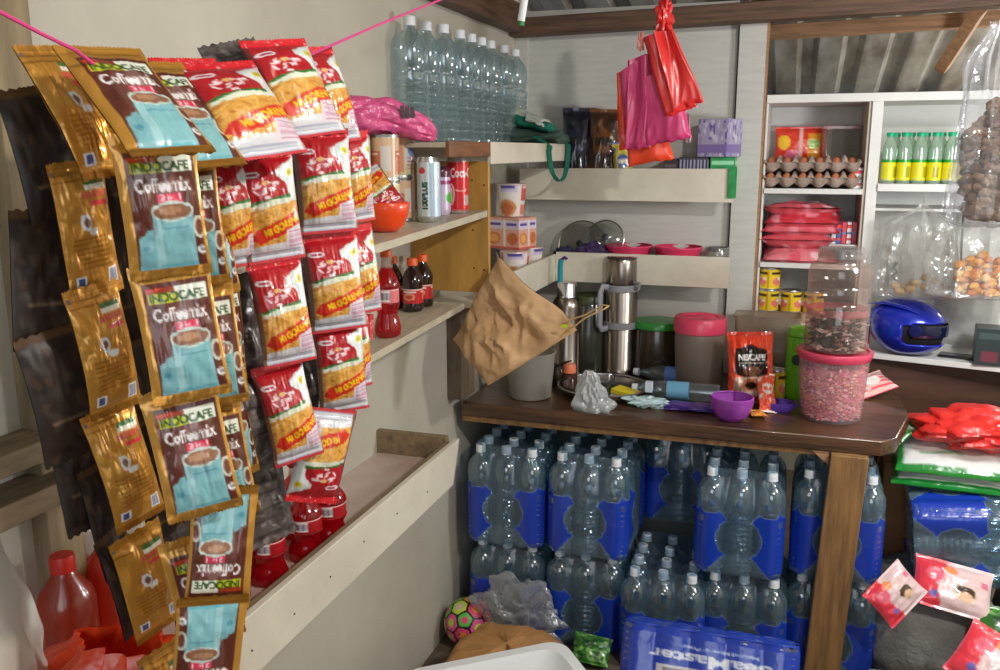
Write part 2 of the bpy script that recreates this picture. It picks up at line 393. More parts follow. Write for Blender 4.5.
# tray shelf on the left wall
t = empty('trough_shelf', (WX,1.5,.74), 'long white trough shelf low on the left wall, holding red drinks behind the hanging sachets', 'shelf')
PINKF = mat('pinkish_board', (206,190,180), rough=.35, var=.12, vscale=7, c2=(190,160,150), coat=.2)
RAW = mat('raw_wood_edge', (150,128,98), rough=.7, var=.3, vscale=10, stretch=(5,1,5))
sub('bottom_board', (WX,.62,.775, -.815,2.05,.79), PINKF, t); 
o = MB().hexa([(-.815,.55,.735),(-.80,.55,.735),(-.80,2.02,.735),(-.815,2.02,.735),(-.815,.55,.846),(-.80,.55,.846),(-.80,2.07,.846),(-.815,2.07,.846)]).xf(Matrix.Translation(-t.location)).build('front_board', [SHELFW], t, bev=.002)
sub('inner_rail', (-.83,.62,.79, -.815,2.05,.842), RAW, t, lab='bare wooden inner rail')
sub('end_board', (WX,2.05,.775, -.83,2.07,.852), RAW, t, lab='bare wooden end board')
sub('end_board', (WX,.60,.775, -.83,.62,.85), RAW, t, lab='bare wooden end board')
for Yq in (1.12,1.25,1.38,1.52,1.68,1.85):
    MB().lathe([(.002,.0008),(.002,-.0008)], 8, closed=True, M=Matrix.Translation(Vector((-.7995,Yq,.79+.01*math.sin(Yq*9)))-t.location)@Matrix.Rotation(R(90),4,'Y')).build('nail', NAIL, t)
# bits of timber nailed at the far left
for k,(za,zb,lab) in enumerate(((1.165,1.195,'upper short greyed timber cleat nailed to the left wall behind the dark sachet backs'),(1.095,1.128,'lower short greyed timber cleat nailed to the left wall behind the dark sachet backs'))):
    o = MB().box(WX+.0,.80,za, WX+.075,.99+k*.04,zb).build('timber_cleat', RAW, bev=.002); tag(o, lab, 'timber')

# ================================================================ table
TZ = .78
t = empty('wooden_table', (-.3,2.9,0), 'dark brown varnished wooden work table crowded with containers, water packs stored beneath', 'table')
pts = [(-1.0,2.605),(.262,2.595),(.305,2.64),(.365,2.90),(.355,3.10),(.29,3.268),(-.125,3.268),(-.98,3.27)]
mb = MB(); n = len(pts); vs = [(x,y,TZ-.045) for x,y in pts]+[(x,y,TZ) for x,y in pts]
mb.add(vs, [tuple(range(n))[::-1], tuple(range(n,2*n))]+[(i,(i+1)%n,(i+1)%n+n,i+n) for i in range(n)]).xf(Matrix.Translation(-t.location)).build('tabletop', TABLEW, t, bev=.004)
def leg(xt, xb, y, w=.05, d=.035):
    return MB().hexa([(xb-w,y-d,0),(xb+w,y-d,0),(xb+w,y+d,0),(xb-w,y+d,0),(xt-w,y-d,TZ-.045),(xt+w,y-d,TZ-.045),(xt+w,y+d,TZ-.045),(xt-w,y+d,TZ-.045)])
o = leg(.182,.148,2.588,.05,.02).xf(Matrix.Translation(-t.location)).build('leg', POSTW, t, bev=.003); o['label'] = 'pale unvarnished front leg with knots'
leg(.25,.25,3.2,.025,.03).xf(Matrix.Translation(-t.location)).build('leg', POSTW, t, bev=.003)
sub('apron', (-1.0,2.612,.715, .128,2.63,.735), POSTW, t)
q = at(800,440,Y=2.62); MB().prism([(-.035,.0),(.012,.0),(.012,-.04)], 0, .012, M=Matrix.Translation(Vector((.115,2.60,TZ-.046))-t.location)).build('corner_block', PALEW, t)

# ================================================================ cabinet beyond the back wall
CW = mat('white_cabinet_paint', (226,226,222), rough=.45, var=.06, vscale=6)
t = empty('display_cabinet', (.25,3.62,0), 'white open cabinet with egg trays, drink bottles and tins, right of the back wall post', 'cabinet')
sub('back_panel', (-.12,3.66,.55, .95,3.675,1.76), CW, t)
sub('top_board', (-.125,3.30,1.738, .95,3.66,1.766), CW, t)
sub('side_panel', (-.125,3.31,.60, -.118,3.66,1.738), CW, t)
sub('divider', (.205,3.31,.90, .215,3.64,1.738), mat('shade_toned_side_board', (196,186,170), rough=.6), t)  # darker tone puts the shade of the divider's left face into its colour
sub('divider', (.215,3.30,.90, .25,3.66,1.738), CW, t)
sub('shelf', (-.118,3.30,1.43, .205,3.66,1.448), CW, t); sub('shelf', (-.118,3.30,1.17, .205,3.66,1.188), CW, t)
sub('shelf', (-.118,3.30,.955, .205,3.66,.97), CW, t)
sub('shelf', (.11,3.33,1.245, .205,3.50,1.255), CW, t)
sub('shelf', (.25,3.29,1.442, .62,3.66,1.468), CW, t)
sub('shelf', (.25,3.40,1.37, .95,3.66,1.38), CW, t)
o = MB(); g = [at(868,348,Z=.885), at(1100,372,Z=.885)]
ct = [(.215,3.30),(.95,3.13),(.95,3.66),(.215,3.66)]
mb = MB().hexa([(x,y,.865) for x,y in ct]+[(x,y,.885) for x,y in ct]).xf(Matrix.Translation(-t.location)).build('counter_shelf', CW, t, bev=.002)
sub('lower_board', (.255,3.32,.30, .95,3.335,.864), mat('dark_brown_board', (92,58,42), rough=.5, var=.3, vscale=5, stretch=(1,1,6)), t, lab='dark brown lower front board')
# ================================================================ hanging sachets
GOLD = (206,150,62)
def coffee_front():
    c = Cv(66,112,GOLD,.4)
    g = random.Random(3)
    for k in range(7): c.rect(0, 2+k*1.6, 66, 2.5+k*1.6, (170,116,40), .7)
    c.rect(8,15,62,104,(96,46,34),.05); 
    c.ell(35,55,17,30,(112,66,58),.05); c.ell(40,52,8,24,(136,96,90),.05)           # steam
    c.rect(10,18,60,31,(150,60,30),.05); c.rect(34,18,60,31,(238,240,225)); c.poly([(10,18),(34,18),(10,22)],(200,60,30))
    c.rect(12,23,36,31,(196,196,50)); c.text('INDOCAFE',13,22.5,45,7,(30,70,26),bold=.03)
    c.text('Coffeemix',13,34,45,11,(245,240,240),bold=.03); c.rect(30,46,50,53,(225,60,90)); c.text('3 in 1',32,47.2,16,4.6,(255,235,240),bold=.02)
    c.poly([(4+6,80),(22,72),(26,104),(9,104)],(122,176,184)); c.ell(16,88,3,3,(84,150,165))
    c.poly([(23,60),(57,60),(55,104),(22,104)],(132,188,194)); c.rect(24,66,30,104,(156,202,206)); c.ell(40,104,16,3,(100,176,188))
    c.ell(40,60,17.5,8,(205,222,215)); c.ell(40,60.5,15,6.2,(150,104,78)); c.ell(38,59.5,9,3.4,(186,140,106)); c.rect(30,72,52,73,(96,160,176))
    c.ell(60,74,4.5,9,(205,205,190)); c.ell(60,74,2.6,6.5,(110,60,46)); c.ell(60,92,3.4,3.6,(235,235,235)); c.text('20',58.4,90.5,3.4,3,(30,30,40))
    c.rect(0,0,8,112,GOLD,.4); c.rect(62.5,0,66,112,GOLD,.4); c.rect(0,104,66,112,(190,134,52),.75)
    for k in range(4): c.rect(0,106+k*1.6,66,106.5+k*1.6,(160,108,36),.7)
    return c.done()
def coffee_back():
    c = Cv(66,112,(204,146,58),.45)
    for k in range(6): c.rect(0, 1+k*1.7, 66, 1.5+k*1.7, (164,110,36),.7)
    c.rect(0,15,66,16,(170,112,34),.7)
    c.rect(34,16,60,20,(60,110,50)); c.rect(34,20,60,24,(230,225,205)); c.rect(30,25,60,31,(200,90,60)); c.rect(38,33,60,37,(216,60,70))
    c.ell(28,49,6,7,(215,215,215)); c.ell(29,49,3.4,4,(120,80,60)); c.ell(36,57,7,3.5,(220,220,215)); 
    for k in range(7): c.rect(10,62+k*4,56,63+k*4,(184,126,46),.8)
    c.rect(8,92,20,102,(226,226,222)); c.rect(10,94,18,100,(70,84,140)); c.rect(48,90,60,103,(236,236,230))
    for k in range(5): c.rect(49.5+k*2,91,50.5+k*2,102,(60,70,120))
    c.ell(4,8,2,2,(90,90,110)); c.rect(0,105,66,112,(186,130,50),.8)
    return c.done()
def noodle_front():
    c = Cv(64,104,(218,220,216))
    c.rect(0,0,64,9,(214,34,44)); c.speck(0,0,64,8,26,[(240,120,120),(250,200,200),(170,20,30)],(.6,1.6),seed=4)
    c.poly([(0,8),(64,8),(64,12),(40,18),(40,32),(52,38),(52,44),(40,48),(0,50)],(186,26,36)); c.poly([(64,9),(64,42),(46,36),(42,20),(48,15)],(228,236,236))
    c.ell(26,36,25,14,(186,26,36)); c.rect(0,8,20,48,(186,26,36))
    c.ell(14,21,9,2.6,(240,235,240)); c.ell(14,21,6,1.1,(180,60,90))
    g = random.Random(9)
    for k in range(20):
        x, y = 12+g.random()*30, 29+g.random()*14; c.ell(x,y,3.6,1.,(250,225,228),0,g.uniform(-.8,.8))
    c.ell(27,29,4,2.2,(235,190,110)); c.ell(56,22,4.4,3.6,(226,214,70)); c.ell(56,22,2,1.7,(190,180,40))
    c.ell(32,48,34,5.2,(36,120,40),0,-.12); c.ell(32,50.5,33,5.6,(232,236,214),0,-.12); c.poly([(0,54),(64,47),(64,86),(0,90)],(228,168,76))
    for k in range(150):
        x, y = g.uniform(0,64), g.uniform(52,88); c.ell(x,y,g.uniform(2,6),.55,g.choice([(246,206,120),(206,132,50),(240,190,96),(190,110,44)]),0,g.uniform(-1.2,.6))
    c.rect(54,36,64,48,(228,232,230))
    c.poly([(10,72),(60,57),(64,57),(64,71),(14,85),(5,80)],(214,48,30)); c.text('MI GORENG',18,72,45,7.5,(250,206,30),rot=-.28,bold=.05)
    c.poly([(0,88),(64,84),(64,104),(0,104)],(222,222,226)); c.poly([(44,74),(64,70),(64,92),(40,94)],(226,214,222))
    for k in range(6): c.rect(46,76+k*2.6,62,76.9+k*2.6,(200,140,170))
    for k in range(3): c.rect(5,93+k*3,58,93.8+k*3,(150,160,190))
    c.rect(0,51,5,104,(128,92,72)); c.rect(0,8,4,50,(120,44,44)); c.rect(62,40,64,104,(180,150,140))
    c.rect(0,101,64,104,(206,60,66))
    return c.done()
def noodle_back():
    c = Cv(40,60,(96,70,60)); c.speck(0,0,40,60,50,[(120,96,86),(70,50,44),(150,130,120)],(1,4),seed=5); c.rect(0,0,40,4,(120,30,34)); c.rect(0,56,40,60,(110,34,36)); return c.done()
def shade_dark_back():  # dark brown stands in for shade on the sachet backs
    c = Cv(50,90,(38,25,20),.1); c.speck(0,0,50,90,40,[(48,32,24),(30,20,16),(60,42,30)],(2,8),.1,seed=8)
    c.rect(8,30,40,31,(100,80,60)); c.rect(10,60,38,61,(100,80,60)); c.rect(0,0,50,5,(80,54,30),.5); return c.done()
def shade_silver_back():  # dulled brownish silver, shade of the packet backs put into the colour
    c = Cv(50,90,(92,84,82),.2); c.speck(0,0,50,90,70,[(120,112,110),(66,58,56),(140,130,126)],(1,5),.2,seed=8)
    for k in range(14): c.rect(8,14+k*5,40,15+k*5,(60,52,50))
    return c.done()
DFOIL = mat('shade_toned_foil_back', rough=.5, attr=True, bump=.25, bscale=20)
SACH_W, SACH_H = .076, .127
def pack_mesh(nm, w, h, t, img, bimg, seed, crk, mat_, zig=.0015, nu=56, nv=84, seal=.08):
    return pouch(MB(), w, h, t, img=img, back=bimg, seed=seed, crk=crk, zig=zig, nu=nu, nv=nv, seal=seal).mesh(nm, mat_, True, 60)
cf, cb, nf, nb, db, sb = coffee_front(), coffee_back(), noodle_front(), noodle_back(), shade_dark_back(), shade_silver_back()
CF = [pack_mesh('sachet', SACH_W, SACH_H, .016, cf, cb, s, .0028, FOIL) for s in (1.3,4.1,7.7)]
CB = [pack_mesh('sachet', SACH_W, SACH_H, .016, cb, cf, s, .0036, FOIL) for s in (2.3,5.1,9.7)]
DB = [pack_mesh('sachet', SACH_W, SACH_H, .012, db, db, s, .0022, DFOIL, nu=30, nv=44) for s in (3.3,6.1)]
NF = [pack_mesh('noodle_packet', .080, .127, .036, nf, nb, s, .0026, FOILB, zig=.001) for s in (1.9,5.3,8.4)]
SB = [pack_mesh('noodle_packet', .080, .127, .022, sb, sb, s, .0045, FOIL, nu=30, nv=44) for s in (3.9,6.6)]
SX = -.57
def strip(name, label, cat, group, child, items, meshes, off=0.):
    """items: (px, py, lean in degrees, extra yaw, scale_x, [flip])  hung in the plane of the string"""
    p0 = at(items[0][0], items[0][1]-55, X=SX-off); t = empty(name, p0, label, cat, group)
    for k, it in enumerate(items):
        px, py, lean, ey, sx = it[:5]; P = at(px, py, X=SX-off-.004*(k%2)); yaw = YAW-math.atan((px-500)/F)
        o = bpy.data.objects.new(child, meshes[k % len(meshes)]); col.objects.link(o); o.parent = t
        pose(o, P-p0, yaw+R(ey), R(it[6] if len(it) > 6 else 0), -R(lean)+(math.pi if len(it) > 5 and it[5] else 0)); o.scale = (sx,1,1.06 if child == 'sachet' else 1.)
    return t
strip('coffee_sachet_strip', 'gold coffee sachet strip with plain gold backs outward, far left on the string', 'sachets', None, 'sachet',
   [(76,112,6,40,.85,0,-22),(87,230,8,32,.76),(103,350,8,32,.76),(124,466,10,32,.78),(148,582,12,32,.80),(172,695,8,30,.8)], CB, off=.085)
strip('coffee_sachet_strip', 'foremost printed coffee sachet strip with big blue cups, lowest packets upside down', 'sachets', None, 'sachet',
   [(136,100,4,30,1.12,0,-42),(162,206,4,4,.98),(181,332,6,2,.98),(192,452,8,2,.98),(221,548,-8,6,.9,1),(208,655,-8,6,.95,1)], CF, off=-.012)
strip('coffee_sachet_strip', 'printed coffee sachet strip half hidden behind the foremost one, right edges showing blue cups', 'sachets', None, 'sachet',
   [(180,114,4,34,1.1,0,-36),(188,222,4,8,.92),(208,345,4,8,.92),(219,462,6,8,.9),(203,590,8,8,.9)], CF[::-1], off=.02)
strip('coffee_sachet_strip', 'narrow coffee sachet strip glimpsed left of the noodle packets, turned away', 'sachets', None, 'sachet',
   [(207,235,4,30,.8),(220,335,4,34,.8),(229,425,5,36,.8)], CF, off=.045)
strip('coffee_sachet_strip', 'coffee sachet strip coloured dark for shade, left of the gold backs, nearest the wall', 'sachets', None, 'sachet',
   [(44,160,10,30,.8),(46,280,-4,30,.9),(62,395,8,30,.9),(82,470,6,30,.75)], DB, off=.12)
strip('coffee_sachet_strip', 'coffee sachet strip coloured dark for shade between gold backs and printed fronts, pointed low down', 'sachets', None, 'sachet',
   [(114,170,10,40,.7),(124,285,6,40,.7),(140,400,8,40,.7),(108,520,10,40,.55),(120,585,14,50,.45),(165,500,6,40,.8),(186,570,8,40,.8)], DB, off=.11)  # added strip, its dark colour paints the shadow band between its neighbours
strip('noodle_packet_strip', 'leftmost noodle packet strip, two red and white packets beside the coffee', 'noodles', None, 'noodle_packet',
   [(206,110,4,30,1.0,0,-28),(231,212,6,20,.74)], NF, off=.03)
strip('noodle_packet_strip', 'second noodle packet strip from the left, top one large and tilted, above red bottles', 'noodles', None, 'noodle_packet',
   [(240,110,8,28,1.28,0,-34),(270,207,6,14,.84),(282,312,6,14,.80),(288,412,10,14,.78)], NF[::-1], off=.0)
strip('noodle_packet_strip', 'third noodle packet strip from the left, peaking over the string, lowest packet upside down', 'noodles', None, 'noodle_packet',
   [(294,88,8,28,1.1,0,-32),(324,182,3,12,.92),(334,282,4,12,.92),(341,367,4,14,.84),(321,456,-14,16,.86,1)], [NF[1],NF[0],NF[2]], off=-.01)
strip('noodle_packet_strip', 'rightmost noodle packet strip, seen nearly side on', 'noodles', None, 'noodle_packet',
   [(326,95,6,40,.9,0,-14),(353,178,6,34,.8),(358,270,4,34,.8),(352,345,2,34,.7)], NF, off=.02)
strip('noodle_packet_strip', 'packet strip backs coloured dark for shade between the coffee cups and noodle packets', 'noodles', None, 'noodle_packet',
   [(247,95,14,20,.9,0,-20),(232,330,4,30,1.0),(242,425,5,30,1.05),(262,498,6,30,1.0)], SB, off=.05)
strip('noodle_packet_strip', 'strip coloured dark for shade in the gap between second and third noodle strips', 'noodles', None, 'noodle_packet',
   [(305,190,4,30,.7),(318,300,5,30,.7),(318,400,5,30,.8)], SB[::-1], off=.04)  # added strip, dark colour paints the shade in this gap
# the string and its hook
sp = [at(-40,-8,X=SX), at(0,12,X=SX), at(40,33,X=SX), at(75,50,X=SX), at(120,84,X=SX-.05), at(170,92,X=SX-.05), at(230,84,X=SX-.05), at(285,66,X=SX-.03), at(330,46,X=SX), at(385,22,X=SX), at(440,0,X=SX), at(452,-5,X=SX)]
e = sp[-1]; d = (sp[-1]-sp[-3]).normalized(); sp.append(e+d*.12)
while sp[-1].z < roofz(sp[-1].y)-.1 and len(sp) < 30: sp.append(sp[-1]+d*.1)
sp = [sp[0]+(sp[0]-sp[1]).normalized()*.25]+sp
tag(MB().tube(sp, .0017, 8).build('hanging_string', mat('pink_cord', (214,60,130), rough=.6)), 'thin pink plastic string strung along the left wall, carrying all the sachet strips', 'string')
# ================================================================ water bottles and shrink packs
PET = mat('clear_water_bottle', (178,200,208), rough=.1, opacity=.05, tint=(228,240,244), fres=.45, shine=2.)
PETD = mat('clear_packed_bottle', (160,196,208), rough=.12, opacity=.06, tint=(220,234,240), fres=.45, shine=2.2)
CAPW = mat('white_cap', (224,228,232), rough=.4)
def bottle_prof(h=.32, r=.043, rib=.0042, rough=False):
    pr = [(.0005,.0),(r*.7,.0),(r*.95,.004),(r,.012)]
    n = 54
    for i in range(n):
        z = .014+(.56*h-.014)*i/(n-1); rr = r - (rib*(.5+.5*math.sin(z*2*math.pi/.0165)) if z < .5*h else 0) - (.003 if .30*h < z < .34*h else 0)
        pr.append((rr, z))
    for k,(a,b) in enumerate(((.555,.92),(.575,.84),(.60,.86),(.63,.95),(.675,.995),(.73,1.),(.78,.965),(.825,.86),(.86,.68),(.885,.47),(.90,.36),(.925,.33))): pr.append((r*b, h*a))
    return pr[::-1]
def cap_mb(h=.32, r=.0155, c0=.925, col_=None):
    return MB().lathe([(r*.9,h),(r,h-.002),(r,h*c0+.004),(r*1.06,h*c0+.003),(r*1.06,h*c0)], 20, closed=True, colr=col_)
WH = .32
bottle_me = MB().lathe(bottle_prof(WH), 28, closed=False).mesh('bottle', PET); packb_me = bottle_me.copy(); packb_me.materials[0] = PETD
cap_me = cap_mb().mesh('cap', CAPW)
def water_bottle(loc, label, group, h=1.):
    o = bpy.data.objects.new('water_bottle', bottle_me); col.objects.link(o); o.location = loc; o.scale = (1,1,h)
    c = bpy.data.objects.new('cap', cap_me); col.objects.link(c); c.parent = o
    return tag(o, label, 'bottle', group)
G = 'large water bottles on the high left shelf'
W_ = ['first, rising out of the pink bag','second, above the pink bag','third, just right of the pink bag','fourth in the row','fifth along the row','sixth along the row','seventh along the row','eighth along the row','ninth, in front of the corner batten','last, nearest the green strap']
for k, px in enumerate((412,428,445,461,472,482,491,504,515)):
    v = at(px, 143, X=-.982 if k < 2 else -.957); v.z = 1.6005
    water_bottle(v, 'clear ribbed water bottle on the high shelf, '+W_[k], G)

FILM = mat('blue_shrink_film', rough=.22, attr=True, opacity='attr', tint=(214,228,238), fres=.22, coat=.5, bump=.5, bscale=16, spec=.6)
BLUE = (26,62,176)
def film_canvas():
    c = Cv(300,90,BLUE,.93); K = (160,190,205)
    c.rect(0,0,300,26,K,.06)
    # canvas centre is the front face (64 wide), side faces 86 wide, back split over the ends
    for cx, hw in ((150,32),(75,43),(225,43),(0,32),(300,32)):
        for dx in ((-21,0,21) if hw == 32 else (-32,-11,11,32)): c.ell(cx+dx,25,11,12 if dx else 17,K,.06)
        c.poly([(cx-20,24),(cx+20,24),(cx+9,42),(cx-9,42)],K,.06); c.ell(cx,58,16,18,K,.06); c.poly([(cx-9,72),(cx+9,72),(cx+24,90),(cx-24,90)],K,.16)
    for k in range(-1,4): pass
    return c.done()
def film(mb, nx, ny, r=.043, h=WH, img=None, seed=0., flip=False, nu=220, nv=64, bottom=False):
    a, b = nx*r, ny*r
    def fn(U, V):
        # perimeter starts at the back (+y), front (-y) in the middle
        per = 2*(2*a+2*b); s = ((U+.0)*per + 0*V) % per
        w0 = 2*a
        # walk: back half-right, right side, front, left side, back half-left
        X = np.zeros_like(s); Y = np.zeros_like(s); t = s.copy(); Y0 = b
        m1 = t < a; X = np.where(m1, -t, X); Y = np.where(m1, b, Y)
        m2 = (t >= a)&(t < a+2*b); X = np.where(m2, -a, X); Y = np.where(m2, b-(t-a), Y)
        m3 = (t >= a+2*b)&(t < 3*a+2*b); X = np.where(m3, -a+(t-a-2*b), X); Y = np.where(m3, -b, Y)
        m4 = (t >= 3*a+2*b)&(t < 3*a+4*b); X = np.where(m4, a, X); Y = np.where(m4, -b+(t-3*a-2*b), Y)
        m5 = t >= 3*a+4*b; X = np.where(m5, a-(t-3*a-4*b), X); Y = np.where(m5, b, Y)
        # scallops
        sx = .0065*(1-np.abs(np.sin((X/a*.5+.5)*nx*math.pi))); sy = .0065*(1-np.abs(np.sin((Y/b*.5+.5)*ny*math.pi)))
        onx = m1|m3|m5; nrm = np.where(onx, sx, sy)
        # round the corners
        k = np.maximum(0, np.hypot(np.maximum(0,np.abs(X)-(a-r)), np.maximum(0,np.abs(Y)-(b-r)))-r)
        cx = np.sign(X)*np.maximum(0,np.abs(X)-(a-r)); cy = np.sign(Y)*np.maximum(0,np.abs(Y)-(b-r)); L = np.maximum(1e-6,np.hypot(cx,cy))
        X = X - cx/L*k; Y = Y - cy/L*k
        z = (1-V)*h*1.012
        sh = np.clip((z/h-.60)/.33, 0, 1); inset = sh**1.3*(r-.014)+ (1-np.clip(z/.02,0,1))*.004
        X2 = X - np.sign(X)*np.minimum(np.abs(X), (nrm+inset)*np.where(onx,.0,1.)+inset*np.where(onx, np.abs(X)/a, 0))
        Y2 = Y - np.sign(Y)*np.minimum(np.abs(Y), (nrm+inset)*np.where(onx,1.,.0)+inset*np.where(onx, 0, np.abs(Y)/b))
        wr = vnz(X*14+seed, Y*14, z*9+seed)*.0025
        return X2*1.012, Y2*1.012-wr*np.sign(Y2), z
    mb.grid(fn, nu, nv, img=img, flip=False)
    if bottom:
        mb.grid(lambda U, V: ((U-.5)*2*a*.985, (.5-V)*2*b*.985, .004-.006*np.abs(np.sin((U*nx)*math.pi)*np.sin(V*ny*math.pi))), 30, 30, colr=(*BLUE,.93))
    # top sheet sagging between caps
    def tp(U, V):
        X = (U-.5)*2*(a-r+.015); Y = (.5-V)*2*(b-r+.015)
        cxs = np.abs(np.sin(((X/a)*.5+.5)*nx*math.pi)); cys = np.abs(np.sin(((Y/b)*.5+.5)*ny*math.pi))
        e = np.minimum(np.minimum(U,1-U),np.minimum(V,1-V))
        return X, Y, h*1.012 - .03*(1-cxs*cys)*np.clip(e*12,0,1) + vnz(X*20+seed,Y*20,seed)*.004
    mb.grid(tp, 30, 36, colr=(180,200,212,.0), flip=True)
    return mb
fimg = film_canvas()
film_me = {k: film(MB(), k[0], k[1], img=fimg, seed=k[2]).mesh('shrink_wrap', FILM, True, 70) for k in ((3,4,.3),(3,4,5.2),(3,3,2.2))}
def pack(name, loc, rz, label, group, key=(3,4,.3), rot=None, rows=None, plastic=None):
    nx, ny, _ = key; t = empty(name, loc, label, 'water pack', group, rz)
    if rot: t.rotation_mode = 'YXZ'; t.rotation_euler = rot
    o = bpy.data.objects.new('shrink_wrap', plastic or film_me[key]); col.objects.link(o); o.parent = t
    for i in range(nx):
        for j in range(ny):
            if rows is not None and j >= rows and 0: continue
            bo = bpy.data.objects.new('bottle', packb_me); col.objects.link(bo); bo.parent = t
            bo.location = ((i-(nx-1)/2)*.086, (j-(ny-1)/2)*.086, .001)
            c = bpy.data.objects.new('cap', cap_me); col.objects.link(c); c.parent = bo
    return t
GP = 'shrink wrapped water packs under the table'
d4 = .172  # half depth of a four row pack
packs = [(508,455,.32,'left end of the top layer, above the football'),(588,457,.32,'second from the left in the top layer'),(742,470,.32,'top layer, centred right, big clear oval window'),
         (668,442,.32,'set back in shadow between second and centre right packs, top layer')]
P1 = (-.815+.005, 2.53+d4)
LEV = [  # x, front y, level, rz, label, key
 (-.843, 2.545, 1, .02, 'blue film water pack, top layer, leftmost against the left wall', (3,4,.3)),
 (-.567, 2.545, 1, -.02, 'blue film water pack, top layer, second from the left', (3,4,5.2)),
 (-.325, 2.90, 1, .0, 'blue film water pack in deep shadow at the back, top layer', (3,4,.3)),
 (-.110, 2.56, 1, .01, 'blue film water pack, top layer, first one left of the table leg', (3,4,5.2)),
 (.168, 2.625, 1, .0, 'blue film water pack directly behind the pale table leg, top layer', (3,4,.3)),
 (.168, 2.625, 0, .0, 'blue film water pack directly behind the pale table leg, floor layer', (3,4,5.2)),
 (-.843, 2.565, 0, .0, 'blue film water pack, floor layer, leftmost behind the football', (3,4,5.2)),
 (-.576, 2.56, 0, -.01, 'blue film water pack, floor layer, second from the left, behind the green foil packet', (3,4,.3)),
 (-.325, 2.50, 0, .02, 'blue film water pack, floor layer, standing forward with rows of caps exposed on top', (3,4,5.2)),
 (-.085, 2.55, 0, .0, 'blue film water pack, floor layer, first one left of the table leg', (3,4,.3)),
]
for x, yf, lv, rz, lab, key in LEV:
    pack('water_bottle_pack', (x, yf+d4, .001+lv*.33), rz, lab, GP, key)

# packs lying about: one upside down in front with its lettering, one lying on its side at the right
def sea_canvas():
    c = Cv(230,100,BLUE,.95)
    # lettering on the side that faces the camera when the pack stands on its caps; canvas centre = front
    W = (226,230,240)
    c.text('SeaMaster',86,74,56,9,W,1.,bold=.03); c.text('Natural Mineral Water',92,85,36,2.6,W,1.); c.rect(118,56,138,72,(205,205,205),1.); c.rect(121,58,135,70,(120,120,130),1.)
    c.rect(0,0,230,8,(160,190,205),.1)
    return c.done()
simg = sea_canvas()
sea_me = film(MB(), 5, 2, img=simg, seed=7.7, nu=300, nv=110, bottom=True).mesh('shrink_wrap', FILM, True, 70)
SP = Vector((-.145, 2.15, .372))
pack('water_bottle_pack', SP, 0, 'blue water pack standing upside down in front with white inverted lettering', 'x', (5,2,7.7), rot=(R(-24), math.pi, 0), plastic=sea_me)
side = film(MB(), 3, 4, img=fimg, seed=9.1).mesh('shrink_wrap', FILM, True, 70)
bpy.data.objects[-1] if 0 else None
for o in list(bpy.data.objects):
    if o.get('group') == 'x': del o['group']
p = pack('water_bottle_pack', (.385, 2.86, .432), 0, 'clear and blue water pack lying on its side at right, under the rice bags', None, (3,4,9.1), rot=(R(0), R(84), R(0)), plastic=side)
# ================================================================ things on the table
FROST = mat('frosted_plastic', (196,192,184), rough=.35, opacity=.3, tint=(216,212,204), fres=.35)
FROSTC = mat('frosted_container', (176,160,146), rough=.35, opacity=.48, tint=(196,182,168), fres=.3)
CLEARP = mat('clear_plastic', (214,216,214), rough=.15, opacity=.13, tint=(232,232,228), fres=.4)
CLEARB = mat('thin_clear_bag', (226,228,228), rough=.12, opacity=.1, tint=(240,240,238), fres=.55, bump=1.5, bscale=22, spec=1.)
PINK = mat('pink_lid_plastic', (232,70,110), rough=.35, coat=.3)
GREENL = mat('green_lid_plastic', (40,150,50), rough=.35, coat=.3)
DARKJ = mat('dark_smoky_plastic', (46,48,38), rough=.25, coat=.3)
def on(x, y, z=TZ, dy=0.): v = at(x, y, Z=z); v.y += dy; return v
def lab(o, s): o['label'] = s; return o
def PL(s): return plain[s]
# translucent tub below the paper bag
q = on(525,401,dy=.06); o = MB().lathe([(.083,.155),(.079,.155),(.074,.08),(.066,.003),(.0,.003)]+[(.062,.0),(.068,.004),(.076,.08),(.081,.148),(.086,.15),(.086,.155),(.083,.155)][::1], 40).build('plastic_tub', FROST); o.location = q
tag(o, 'empty translucent plastic tub on the table, half covered by the brown paper bag', 'tub')
# slim flask with teal brush
q = at(568,380,Z=TZ)+Vector((0,.05,0)); t = empty('vacuum_flask', q, 'slim steel flask standing left of the big thermos, teal handle sticking out of its top', 'flask')
t.scale = (1.12,1.12,1.0); t.location.x -= .02; MB().lathe([(.0,.292),(.036,.29),(.044,.275),(.047,.255),(.047,.02),(.049,.016),(.049,.0)], 36).build('body', STEEL, t)
MB().lathe([(.0,.345),(.028,.345),(.031,.34),(.031,.30),(.034,.292)], 32).build('lid', ALU, t)
MB().tube([(-.022,-.005,.33),(-.022,-.005,.40),(-.019,-.005,.425)], .0085, 10).build('handle', mat('teal_plastic', (20,140,160), rough=.4), t)
MB().tube([(-.021,-.005,.42),(-.008,-.006,.432),(.0,-.006,.425)], .006, 8).build('handle_loop', mat('purple_plastic', (84,48,120), rough=.4), t)
MB().tube([(-.048,0,.26),(-.066,0,.262),(-.07,0,.24),(-.05,0,.22)], .007, 8).build('grip', mat('black_plastic', (22,22,24), rough=.4), t)
